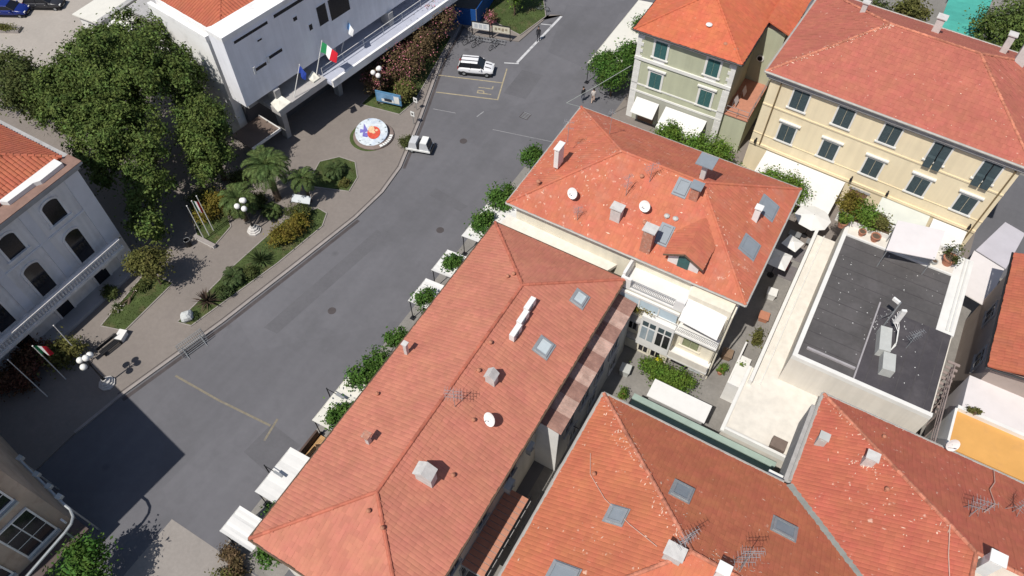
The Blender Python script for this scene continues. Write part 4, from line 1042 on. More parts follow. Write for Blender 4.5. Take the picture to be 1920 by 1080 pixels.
# ================================================================= low white sheds and wall at the upper left
T = thing('white_shed', 'low white-roofed shed behind the dark trees, left of town hall', 'shed', (-70, 38, 0))
m = MB(); m.box(-73.5, -66.5, 36.8, 46, 0, 3.7); m.build('wall', white, T)
m = MB()
m.slab([(-73.8, 36.4, 3.75), (-70.2, 36.4, 3.95), (-70.2, 46, 3.95), (-73.8, 46, 3.75)], .12); m.build('roof', fabric_c, T)
m = MB(); m.slab([(-69.4, 38.2, 4.0), (-66.2, 38.2, 4.25), (-66.2, 46, 4.25), (-69.4, 46, 4.0)], .12); m.build('roof', fabric_c, T)
m = MB(); m.box(-70.1, -69.5, 36.6, 46, 3.6, 4.2); m.build('roof_divider', greyw, T)
T = thing('grey_side_building', 'grey-walled building between the white shed and the town hall', 'building', (-62, 40, 0))
m = MB(); m.box(-65, -58.3, 37.5, 50, 0, 6.5); m.build('wall', M('grey_olive_wall', (.34, .33, .28), .9, .08, .8), T)
m = MB(); m.box(-65.2, -58.1, 37.3, 50.2, 6.5, 6.75); m.build('roof', greyw, T)
window(T, (0, 37.5), (1, 0), (0, -1), -62, 1.1, 3.2, 4.8, 'dark', trim=offwhite)

# ================================================================= cafe awnings along the long house
def awning(label, x0, x1, y0, y1, z, group, mat, side_tilt=.12, ribs=1):
    t = thing('cafe_awning', label, 'awning', ((x0 + x1) / 2, (y0 + y1) / 2, 0), 0, group)
    m = MB(); n = 10
    for k in range(n):
        a = y0 + (y1 - y0) * k / n; b = y0 + (y1 - y0) * (k + 1) / n
        za = .06 * abs(math.sin(2 * math.pi * k / n)) + .03 * (k % 2); zb = .06 * abs(math.sin(2 * math.pi * (k + 1) / n)) + .03 * ((k + 1) % 2)
        m.slab([(x0, a, z - za * .6), (x1, a, z + side_tilt * (x1 - x0) - za), (x1, b, z + side_tilt * (x1 - x0) - zb), (x0, b, z - zb * .6)], .04)
    m.build('canopy', mat, t)
    m = MB(); m.slab([(x0, y0, z), (x0 - .02, y0, z), (x0 - .02, y1, z), (x0, y1, z)], .28); m.build('valance', mat, t)
    for p in [(x0 + .08, y0 + .1), (x0 + .08, y1 - .1)]:
        m = MB(); m.cyl((*p, 0), (*p, z - .02), .04, n=6); m.box(p[0] - .2, p[0] + .2, p[1] - .2, p[1] + .2, 0, .06); m.build('post', darkm, t)
    m = MB(); m.tube([(x0 + .05, y0 + .1, z - .08), (x0 + .05, y1 - .1, z - .08)], .03, 5)
    for k in range(ribs + 2):
        y = y0 + .1 + (y1 - y0 - .2) * k / (ribs + 1); m.tube([(x0 + .05, y, z - .1), (x1, y, z - .1 + side_tilt * (x1 - x0))], .025, 5)
    m.build('frame', darkm, t)
    return t
GA = 'white awnings along the long house'
awning('square white awning at the low end of the long house, nearest the light paving', -23.7, -20.9, 3.9, 5.8, 2.5, GA, fabric)
awning('long white awning between the wooden deck and the square white awning', -23.5, -19.6, 7.0, 10.6, 2.5, GA, fabric)
awning('white awning half covered by an orange tree, just beyond the wooden deck', -23.5, -20.2, 12.9, 17.0, 2.5, GA, fabric_c)
awning('bright white awning on the left side of the long house, near its middle', -23.5, -20.2, 24.6, 27.1, 2.5, GA, fabric)
awning('bright white awning just beyond the middle one along the long house', -23.6, -20.2, 28.0, 30.4, 2.5, GA, fabric)
awning('long white awning with open dark end in front of the gap between two houses', -23.4, -20.2, 32.2, 38.2, 2.5, GA, fabric)
awning('long cream awning along the street side of the green house', -24.5, -21.4, 57.6, 70.0, 2.5, GA, fabric_c)
def lamp_arm(x, y, lab):
    t = thing('heater_post', lab, 'patio heater', (x, y, 0)); m = MB(); m.cyl((0, 0, 0), (0, 0, 3.1), .045, n=6); m.tube([(0, 0, 3.0), (1.0, 0, 3.05)], .03, 5); m.build('post', darkm, t, True)
    m = MB(); m.obox((1.2, 0, 3.05), (.7, .16, .1)); m.build('heater_bar', grey, t, True)
lamp_arm(-23.9, 8.6, 'black patio heater post at the edge of the long white awning')
lamp_arm(-23.9, 15.2, 'black patio heater post beside the awning under the orange tree')

# wooden cafe deck
T = thing('cafe_deck', 'orange-brown wooden cafe deck with low dark fence', 'deck', (-21.5, 11.8, 0))
for k in range(22):
    m = MB(); m.box(-23.4, -19.5, 10.75 + k * .1, 10.83 + k * .1, .02, .16); m.build('plank', wood, T)
m = MB(); m.box(-23.6, -23.45, 10.7, 12.9, 0, .9); m.build('fence', M('fence_brown', (.09, .06, .05), .8), T)
def table(label, x, y):
    t = thing('cafe_table', label, 'table', (x, y, .16), 0, 'cafe tables on the deck')
    m = MB(); m.box(-.35, .35, -.35, .35, .7, .74); m.build('table_top', M('dark_brown_wood', (.10, .06, .04), .6), t, True)
    m = MB(); m.cyl((0, 0, 0), (0, 0, .7), .04, n=6); m.lathe((0, 0, 0), [(.25, 0), (.2, .04), (.05, .06)], 10); m.build('pedestal', darkm, t, True)
def chair(label, x, y, rz):
    t = thing('cafe_chair', label, 'chair', (x, y, .16), rz, 'cafe chairs on the deck')
    m = MB(); m.box(-.2, .2, -.2, .2, .43, .46); m.build('seat', M('dark_brown_wood', (.10, .06, .04), .6), t, True)
    m = MB(); m.box(-.2, .2, .18, .21, .5, .85); m.build('backrest', M('dark_brown_wood', (.10, .06, .04), .6), t, True)
    for a in (-.17, .17):
        for b in (-.17, .19): m = MB(); m.cyl((a, b, 0), (a, b, .45), .015, n=5); m.build('leg', darkm, t, True)
table('dark square cafe table on the wooden deck beside the house', -20.9, 12.2)
table('dark square cafe table on the wooden deck near the long awning', -22.3, 11.1)
chair('dark cafe chair on the deck, nearest the low fence', -22.6, 11.9, .6)
chair('dark cafe chair on the deck between the two tables', -21.7, 11.6, 2.2)
chair('dark cafe chair tucked behind the table beside the house', -21.5, 12.5, 1.2)

# patio between the middle house and the flat roof block
def parasol(label, c, r, h, n, mat, rz=0, sq=1.0):
    t = thing('parasol', label, 'parasol', (*c, 0), rz)
    m = MB(); v = [(0, 0, h + r * .28)] + [(r * math.cos(2 * math.pi * i / n), sq * r * math.sin(2 * math.pi * i / n), h) for i in range(n)]
    m.add(v, [(0, 1 + i, 1 + (i + 1) % n) for i in range(n)]); k = len(m.v)
    m.add([(a * .98, b * .98, z - .04) for a, b, z in v], [(0, 1 + (i + 1) % n, 1 + i) for i in range(n)]); m.build('canopy', mat, t, True)
    m = MB(); m.cyl((0, 0, 0), (0, 0, h + r * .28), .03, n=6); m.lathe((0, 0, 0), [(.3, 0), (.28, .08), (.05, .12)], 10); m.build('pole', darkm, t, True)
    m = MB()
    for i in range(n): m.tube([(0, 0, h + r * .22), (v[1 + i][0] * .97, v[1 + i][1] * .97, h - .03)], .015, 4)
    m.build('ribs', darkm, t, True)
parasol('large white octagonal parasol on the patio below the yellow house', (1.15, 48.8), 1.5, 2.35, 8, fabric, .2)
parasol('small white square parasol on the dark patio rug', (.55, 45.4), .95, 2.2, 4, fabric, .5)
parasol('white parasol half hidden by the patched roof, beside the red seat', (0, 43.2), 1.3, 2.2, 4, fabric, .75)
for nm, lab, b in [('patio_rug', 'dark grey patio rug under the small square parasol', (-.4, 2.55, 45.7, 47.3)), ('patio_rug', 'dark grey patio rug beside the red seat', (-.6, 2.45, 43.4, 45.0))]:
    m = MB(); m.box(*b, .0, .03); tag(m.build(nm, M('rug_grey', (.16, .145, .15), .95, .08, 2)), lab, 'rug', 'patio rugs')
T = thing('red_seat', 'small red seat on the patio rug', 'seat', (.75, 44.4, .03)); m = MB(); m.box(-.25, .25, -.25, .25, .2, .5); m.build('seat', M('red_paint', (.55, .03, .05), .6), T, True); m = MB(); m.box(-.25, .25, .2, .3, .5, .95); m.build('backrest', M('red_paint', (.55, .03, .05), .6), T, True); m = MB(); m.box(-.22, -.16, -.22, -.16, 0, .2); m.box(.16, .22, -.22, -.16, 0, .2); m.box(-.22, -.16, .16, .22, 0, .2); m.box(.16, .22, .16, .22, 0, .2); m.build('legs', darkm, T, True)
for i, (x, y, lab) in enumerate([(.4, 47.9, 'grey patio table under the octagonal parasol'), (2.0, 47.7, 'small grey patio table at the edge of the octagonal parasol')]):
    T = thing('patio_table', lab, 'table', (x, y, 0)); m = MB(); m.box(-.5, .5, -.3, .3, .7, .75); m.build('table_top', grey, T, True); m = MB()
    for a in (-.45, .45):
        for b in (-.25, .25): m.cyl((a, b, 0), (a, b, .7), .02, n=5)
    m.build('legs', darkm, T, True)

# shed roof, awnings and canopies in the courts
T = thing('courtyard_shed', 'long low white-roofed shed in the grey courtyard beside the bush', 'shed', (-1.9, 27, 0)); m = MB(); m.box(-4.0, .05, 26.5, 27.65, 0, 2.3); m.build('wall', greyw, T); m = MB(); m.slab([(-4.15, 26.35, 2.45), (.2, 26.35, 2.45), (.2, 27.8, 2.6), (-4.15, 27.8, 2.6)], .1); m.build('roof', fabric, T)
m = MB(); m.box(-2.5, -1.7, 27.62, 27.7, 0, 2.0); m.build('door', darkm, T)
T = thing('lane_canopy', 'grey-pink panelled canopy over the lane right of the flat roof block', 'canopy', (14.2, 48.6, 0)); m = MB(); m.slab([(12.9, 46.6, 2.9), (15.3, 46.0, 2.9), (15.8, 50.3, 3.1), (13.4, 51.1, 3.1)], .08); m.build('roof_panel', fabric_p, T); m = MB(); m.slab([(13.5, 51.2, 3.12), (15.9, 50.4, 3.12), (16.6, 54.8, 3.3), (15.0, 55.3, 3.3)], .08); m.build('roof_panel', M('lilac_panel', (.48, .46, .50), .7, .05, 1), T)
posts(T, [(13.0, 46.7), (15.2, 46.2), (15.6, 50.2), (13.5, 50.9), (15.1, 55.1)], 0, 2.9, .05, grey)

# ================================================================= roof-top equipment standing on its own
def dish(label, c, r, az, el=.5):
    t = thing('satellite_dish', label, 'satellite dish', c); h = .75
    d = Vector((math.cos(az) * math.cos(el), math.sin(az) * math.cos(el), math.sin(el))); a = d.orthogonal().normalized(); b = d.cross(a); o = Vector((0, 0, h))
    m = MB(); n = 16; rings = [(.02, 0), (.5, .05), (1.0, .2)]; v = []
    for q, z in rings:
        for i in range(n): v.append(o + (a * math.cos(2 * math.pi * i / n) + b * math.sin(2 * math.pi * i / n)) * q * r + d * z * r)
    k = len(v); v += [p - d * .03 for p in v]; f = []
    for base in (0, k):
        for j in range(2):
            for i in range(n): f.append((base + j * n + i, base + j * n + (i + 1) % n, base + (j + 1) * n + (i + 1) % n, base + (j + 1) * n + i))
    for i in range(n): f.append((2 * n + i, 2 * n + (i + 1) % n, k + 2 * n + (i + 1) % n, k + 2 * n + i))
    m.add(v, f); m.build('reflector', unitw, t, True)
    m = MB(); m.cyl((0, 0, -.1), (0, 0, h), .03, n=6); m.build('mast', grey, t, True)
    m = MB(); m.tube([o - a * r * .8 if (o - a * r).z < (o + a * r).z else o + a * r * .8, o + d * r * .9], .015, 4); m.sphere(o + d * r * .9, .05, 8); m.build('feed_arm', grey, t, True)
dish('white satellite dish on the salmon roof of the long house', (-10.9, 16.3, 8.85), .45, R(-110))
dish('left one of two round white dishes on the patched roof', (-14.6, 34.0, 9.9), .42, R(-105))
dish('right one of two round white dishes on the patched roof', (-9.5, 35.0, 10.4), .42, R(-100))
dish('white dish at the eave beside the orange terrace', (13.4, 28.9, 8.0), .42, R(-60))

def ac(label, c, rz, sz=(1.05, .36, .6), mat=None, grp='air conditioning units on the roofs'):
    t = thing('air_conditioner', label, 'air conditioner', c, rz, grp); x, y, z = sz
    m = MB(); m.box(-x / 2, x / 2, -y / 2, y / 2, .1, .1 + z); m.build('casing', mat or unitw, t, True)
    m = MB(); m.torus((-x * .1, -y / 2 - .01, .1 + z / 2), (0, 1, 0), z * .36, .02, 14, 4)
    for i in range(5): m.box(-x * .1 - z * .34, -x * .1 + z * .34, -y / 2 - .015, -y / 2 - .002, .1 + z * (.2 + .14 * i), .1 + z * (.23 + .14 * i))
    m.build('fan_grille', grey, t, True)
    m = MB(); m.box(-x * .4, -x * .32, -y / 2, y / 2, -.25, .1); m.box(x * .32, x * .4, -y / 2, y / 2, -.25, .1); m.build('feet', grey, t, True)
for i, (x, y, z, l) in enumerate([(-12.55, 22.2, 9.45, 'lowest'), (-12.65, 23.3, 9.5, 'middle'), (-12.75, 24.4, 9.55, 'topmost')]):
    ac('%s of the three white air conditioners in a row on the salmon roof' % l, (x, y, z), R(90))
ac('large grey ventilation unit on the black flat roof, nearer the mast', (8.55, 36.0, 5.95), R(100), (2.0, .75, .8), unit)
ac('grey ventilation unit on the black flat roof, nearest the lower parapet', (9.2, 34.3, 5.95), R(100), (1.4, .8, .8), unit)
ac('grey air conditioner on a bracket in the dark alley wall', (-8.7, 14.75, 5.0), R(90), (.8, .4, .6), unit)
ac('small air conditioner high on the dark alley wall, beside the veranda end', (-8.8, 17.6, 5.0), R(90), (.7, .3, .5), unit)
ac('white air conditioner wedged between the two orange roofs', (5.2, 22.9, 5.9), R(0), (.9, .45, .7), unitw)

def antenna(label, c, h, els, rz=0, tripod=False, boom=1.0, name='tv_antenna'):
    t = thing(name, label, 'antenna', c, rz); m = MB(); m.cyl((0, 0, -.3), (0, 0, h), .025, .02, 6)
    if tripod:
        for k in range(3): m.tube([(0, 0, h * .55), (.5 * math.cos(k * 2.1), .5 * math.sin(k * 2.1), -.2)], .018, 4)
    m.build('mast', galv, t, True)
    for z in els:
        m = MB(); m.tube([(-boom / 2, 0, z), (boom / 2, 0, z)], .014, 4)
        for k in range(7):
            x = -boom / 2 + boom * k / 6; m.tube([(x, -.28 + .02 * k, z), (x, .28 - .02 * k, z)], .009, 4)
        m.build('aerial', galv, t, True)
antenna('tall speckled aerial mast on the ridge of the long house', (-13.1, 15.9, 9.7), 2.2, (1.2, 1.6, 2.0), .4)
antenna('thin aerial on the lower slope of the patched roof', (-13.6, 32.9, 9.3), 1.5, (1.0, 1.4), .8, boom=.6)
antenna('aerial standing behind the grey chimney on the patched roof', (-11.2, 35.6, 10.7), 2.2, (1.2, 1.9), 1.2, boom=.7)
antenna('aerial with stacked rods at the left end of the patched roof', (-17.1, 37.9, 11.6), 1.8, (1.0, 1.6), .3, boom=.7)
antenna('pale aerial near the middle of the patched roof ridge', (-10.1, 37.0, 11.4), 1.9, (1.3, 1.7), .9)
antenna('smoky thin mast on the far slope of the patched roof', (-14.9, 40.6, 10.8), 2.5, (2.2,), .1, boom=.5)
antenna('aerial on a tripod by the grey chimney of the big orange roof', (1.7, 13.9, 12.4), 2.4, (1.2, 1.8, 2.3), 1.0, True)
antenna('long leaning aerial at the ridge of the big orange roof', (4.5, 14.4, 12.5), 2.8, (1.0, 1.8, 2.4, 2.7), .5, True)
antenna('aerial cluster on the dark slope of the red-orange roof', (14.2, 23.6, 11.1), 2.0, (1.0, 1.5, 1.9), .2, True)
antenna('aerial near the right frame edge on the red-orange roof', (16.6, 25.6, 9.9), 2.0, (1.3, 1.8), 1.1, True)
antenna('spindly aerial on the right part of the black flat roof', (10.1, 36.6, 5.95), 2.2, (1.5, 2.0), .9)
antenna('aerial on the far eave of the rose tiled roof', (11.2, 63.5, 13.4), 3.0, (2.2, 2.8), .3)
T = thing('panel_antenna_mast', 'white panel antenna mast with cable bundle on the black flat roof', 'mast', (8.3, 37.6, 5.95))
m = MB(); m.cyl((0, 0, 0), (0, 0, 3.0), .05, n=8); m.tube([(-.4, .5, 0), (0, 0, 2.0)], .025, 4); m.tube([(.5, .4, 0), (0, 0, 2.0)], .025, 4); m.build('mast', galv, T, True)
m = MB(); m.obox((.45, -.2, 1.9), (.32, .18, 1.5), .4); m.build('panel', unitw, T, True)
m = MB(); m.obox((-.25, .2, 2.8), (.5, .16, .25), -.4); m.build('panel', unitw, T, True)
m = MB(); m.sphere((.3, -.6, .5), .2, 10); m.build('dome', unitw, T, True)
for k in range(3):
    m = MB(); pts = [(.2, .0, 2.0 - .4 * k), (.8, -.3 - .2 * k, 1.0), (1.1, -.9 - .2 * k, .25), (.9, -1.8, .1), (.4, -2.0 + .2 * k, .1)]; m.tube(pts, .025, 5); m.build('cable', unitw, T, True)
def cable(label, pts, r, mat, name='roof_cable'):
    m = MB(); m.tube(pts, r, 5); tag(m.build(name, mat), label, 'cable')
cable('thin pale cable running down the lit slope of the big orange roof', [(-4.9, 17.7, 8.78), (-4.3, 16.4, 9.13), (-2.9, 15.2, 9.97), (-1.1, 14.2, 11.05), (.6, 13.5, 12.07)], .02, M('cable_pale', (.62, .42, .34), .8))
cable('pale cable looping down the red-orange roof hip', [(13.0, 21.8, 12.35), (13.2, 20.2, 12.45), (13.5, 18.6, 12.62), (13.2, 17.4, 12.45)], .025, M('cable_pale', (.62, .42, .34), .8))
cable('pale cable hanging from the orange terrace wall onto the roof', [(16.0, 28.8, 8.25), (15.9, 27.6, 8.95), (15.5, 26.6, 9.55), (15.6, 25.4, 10.3), (14.9, 24.2, 11.0)], .025, M('cable_pale', (.62, .42, .34), .8))
cable('thin cable stretched across the middle of the street corner by the green house', [(-19.0, 55.0, 6.0), (-20.6, 51.5, 5.6), (-22.0, 47.8, 5.6), (-19.2, 44.4, 8.9)], .03, M('cable_grey', (.32, .34, .32), .7), 'overhead_cable')

# ================================================================= globe lamps, flags, signs
def globe_lamp(label, x, y, h=3.75, rz=0.0):
    t = thing('globe_lamp', label, 'street lamp', (x, y, .12), rz, 'four-globe street lamps')
    m = MB(); m.lathe((0, 0, 0), [(.62, 0), (.62, .14), (.5, .14), (.5, .28), (.38, .28), (.38, .45), (.22, .5), (.2, .7)], 8); m.build('stone_base', stone, t, True)
    m = MB(); m.lathe((0, 0, .7), [(.13, 0), (.1, .3), (.06, .4), (.05, h - 1.3), (.08, h - 1.25), (.04, h - 1.15), (.04, h - .7)], 8); m.build('pole', darkm, t, True)
    for k in range(4):
        a = k * math.pi / 2 + .4; r = .5 if k else .16; z = h - .35 if k else h + .1
        p = (r * math.cos(a), r * math.sin(a), z)
        m = MB(); m.tube([(0, 0, h - .8), (p[0] * .6, p[1] * .6, h - .95), (p[0], p[1], z - .25)], .03, 5); m.lathe((p[0], p[1], z - .3), [(.09, 0), (.07, .1)], 8); m.build('arm', darkm, t, True)
        m = MB(); m.sphere(p, .25, 16); m.build('globe', M('opal_globe', (.82, .81, .78), .3, .02, 2), t, True, smooth=True)
globe_lamp('four-globe street lamp with white stone base at the edge of the big shadow', -39.95, 8.2)
globe_lamp('four-globe street lamp with stone base beside the palms', -40.5, 25.25, rz=.5)
globe_lamp('four-globe street lamp among the pink oleanders under the town hall flag', -40.9, 44.9, rz=.2)
globe_lamp('four-globe street lamp at the far end of the oleanders', -43.2, 53.8, rz=.9)

def flagpole(label, base, h, flag=None, lean=(0, 0), droop=True, fname='flag'):
    t = thing('flagpole', label, 'flagpole', base)
    top = Vector((lean[0], lean[1], h)); m = MB(); m.cyl((0, 0, 0), top, .045, .03, 7); m.sphere(top, .06, 8); m.build('pole', offwhite, t, True)
    if flag:
        cols, size, dirv = flag; w, hh = size; d = Vector((*dirv, 0)).normalized(); n = Vector((-d.y, d.x, 0)); ax = top.normalized()
        for k, c_ in enumerate(cols):
            m = MB(); s = 4
            for i in range(s):
                def pt(f, g):
                    q = top - ax * (.08 + g * hh) + d * f * w + n * (.10 * math.sin(f * 7) * (.3 + g)) - Vector((0, 0, f * f * (.55 if droop else .2) * w)); return tuple(q)
                f0 = (k + i / s) / len(cols); f1 = (k + (i + 1) / s) / len(cols)
                m.slab([pt(f0, 0), pt(f1, 0), pt(f1, 1), pt(f0, 1)], .015)
            m.build('flag_band' if len(cols) > 1 else 'flag_cloth', c_, t, True)
    return t
fgreen = M('flag_green', (.02, .22, .08), .8, .05, 2); fwhite = M('flag_white', (.75, .75, .75), .8, .03, 2); fred = M('flag_red', (.55, .015, .03), .8, .05, 2); fblue = M('flag_blue', (.02, .05, .28), .8, .05, 2); fpale = M('flag_pale_blue', (.25, .45, .72), .8, .05, 2)
flagpole('big green white and red flag leaning out from the town hall front', (-44.4, 40.2, 4.9), 3.2, ([fgreen, fwhite, fred], (1.9, 1.0), (1, -.12)), (.5, 1.3), False)
flagpole('slanted pole with blue flag left of the big tricolour', (-44.3, 36.9, 4.9), 2.9, ([fblue], (.8, .7), (1, -.2)), (.5, 1.2))
flagpole('slanted pole with pale blue and white flag above the terrace', (-44.6, 44.3, 4.9), 2.8, ([fpale, fwhite], (.8, .7), (1, -.3)), (.5, 1.2))
GF = 'white flagpoles in the bed'
flagpole('bare white flagpole nearest the villa in the three-pole bed', (-43.5, 22.3, .12), 4.4)
flagpole('white flagpole with furled tricolour, middle of the three-pole bed', (-43.55, 22.9, .12), 4.4, ([fgreen, fwhite, fred], (.45, 1.3), (.4, .6)))
flagpole('bare white flagpole farthest from the villa in the three-pole bed', (-43.6, 23.5, .12), 4.4)
flagpole('bare pale flagpole at the shaded lower left', (-43.0, 5.2, .12), 5.4)
flagpole('flagpole with limp tricolour over the shaded shrub bed', (-43.0, 6.9, .12), 4.8, ([fgreen, fwhite, fred], (.7, 1.1), (.5, .6)))
flagpole('bare white flagpole beside the four-globe lamp', (-43.5, 8.9, .12), 4.4)

T = thing('poster_board', 'blue framed poster board standing in front of the oleanders', 'notice board', (-39.7, 44.4, .12), R(12))
m = MB(); m.box(-1.35, 1.35, -.05, .05, .45, 1.75); m.build('board', M('board_blue', (.10, .24, .40), .6), T, True)
m = MB(); m.box(-1.2, 1.2, -.07, -.052, .6, 1.6); m.build('poster', M('poster_blue', (.16, .30, .48), .6, .3, 1.2), T, True)
m = MB(); m.box(-.75, .55, -.085, -.072, .62, .95); m.box(.6, 1.15, -.085, -.072, .65, 1.5); m.build('poster_white', M('poster_white', (.72, .72, .70), .7), T, True)
m = MB(); m.box(-.45, .35, -.1, -.087, .72, 1.05); m.build('poster_dark', M('poster_dark', (.03, .035, .05), .6), T, True)
m = MB(); m.box(-1.3, -1.2, -.04, .04, 0, .45); m.box(1.2, 1.3, -.04, .04, 0, .45); m.build('leg', darkm, T, True)
for i, (x, y, lab) in enumerate([(-37.1, 45.3, 'small white post sign on the pavement edge, nearer the poster board'), (-36.2, 43.5, 'small white post sign at the kerb, nearer the three-wheeled cart')]):
    T = thing('post_sign', lab, 'sign', (x, y, .12)); m = MB(); m.cyl((0, 0, 0), (0, 0, 1.6), .03, n=6); m.build('post', grey, T, True)
    m = MB(); m.box(-.22, .22, -.03, .02, 1.0, 1.55); m.build('plate', unitw, T, True); m = MB(); m.box(-.1, .1, -.04, -.031, 1.2, 1.4); m.build('mark', darkm, T, True)

# ================================================================= flower roundel
T = thing('flower_roundel', 'round white and blue floral emblem with red crest on the pavement', 'flower bed', (-38.7, 40.05, .12), R(30))
m = MB(); m.lathe((-.12, 0, 0), [(2.05, 0), (2.0, .06), (1.9, .08)], 28); m.build('grass_ring', soil, T, True)
m = MB(); m.lathe((.15, .0, 0), [(1.95, 0), (1.95, .16), (1.75, .2)], 28); m.build('stone_rim', M('rim_brown', (.22, .17, .15), .8, .1, 2), T, True)
tilt = Matrix.Rotation(R(14), 4, 'X')
def disc(m_, r, z, cx=0, cy=0, sx=1, sy=1, n=28, th=.05):
    v = [(cx + r * sx * math.cos(2 * math.pi * i / n), cy + r * sy * math.sin(2 * math.pi * i / n)) for i in range(n)]
    lo = [tilt @ Vector((x, y, z - th)) + Vector((0, 0, .55)) for x, y in v]; hi = [tilt @ Vector((x, y, z)) + Vector((0, 0, .55)) for x, y in v]
    m_.add(lo + hi, [tuple(range(n))[::-1], tuple(range(n, 2 * n))] + [(i, (i + 1) % n, n + (i + 1) % n, n + i) for i in range(n)])
m = MB(); m.lathe((0, 0, 0), [(1.8, 0), (1.7, .1), (1.3, .12)], 28); m.build('mound', soil, T, True)
m = MB(); disc(m, 1.56, .02, th=.5); m.build('disc', M('floral_white', (.55, .60, .64), .85, .18, 3, fine=.2, stain=(.34, .42, .58), stain_amt=.9, stain_scale=1.1), T, True)
m = MB()
for k in range(11):
    a = 2 * math.pi * k / 11 + .2 * math.sin(5 * k); disc(m, .065, .035, 1.42 * math.cos(a), 1.42 * math.sin(a), 1.6, .7, 6)
m.build('rim_marks', M('mark_dark', (.10, .13, .12), .8), T, True)
m = MB(); disc(m, .5, .05, -.65, .25, .5, 1.6, 3); disc(m, .55, .055, -.75, .1, 1.2, .45, 3); disc(m, .38, .06, -.5, -.35, 1.0, .7, 5); m.build('violet_figure', M('floral_violet', (.16, .14, .42), .8, .2, 4), T, True)
m = MB(); disc(m, .62, .07, .25, -.1, 1, 1.15, 16); m.build('red_crest', M('floral_red', (.55, .08, .05), .8, .25, 5), T, True)
m = MB(); disc(m, .4, .09, .0, .25, .8, 1, 8); disc(m, .15, .11, .25, -.1, 1.2, 1, 5); disc(m, .14, .11, .5, .15, 1.2, .9, 5); m.build('gold_figure', M('floral_gold', (.66, .45, .28), .8, .2, 4), T, True)
m = MB()
for k in range(7):
    a = R(-55 + 8 * k); m.obox((1.88 * math.cos(a), 1.88 * math.sin(a), .26), (.32, .3, .06), a + math.pi / 2)
m.build('name_plate', unitw, T, True)

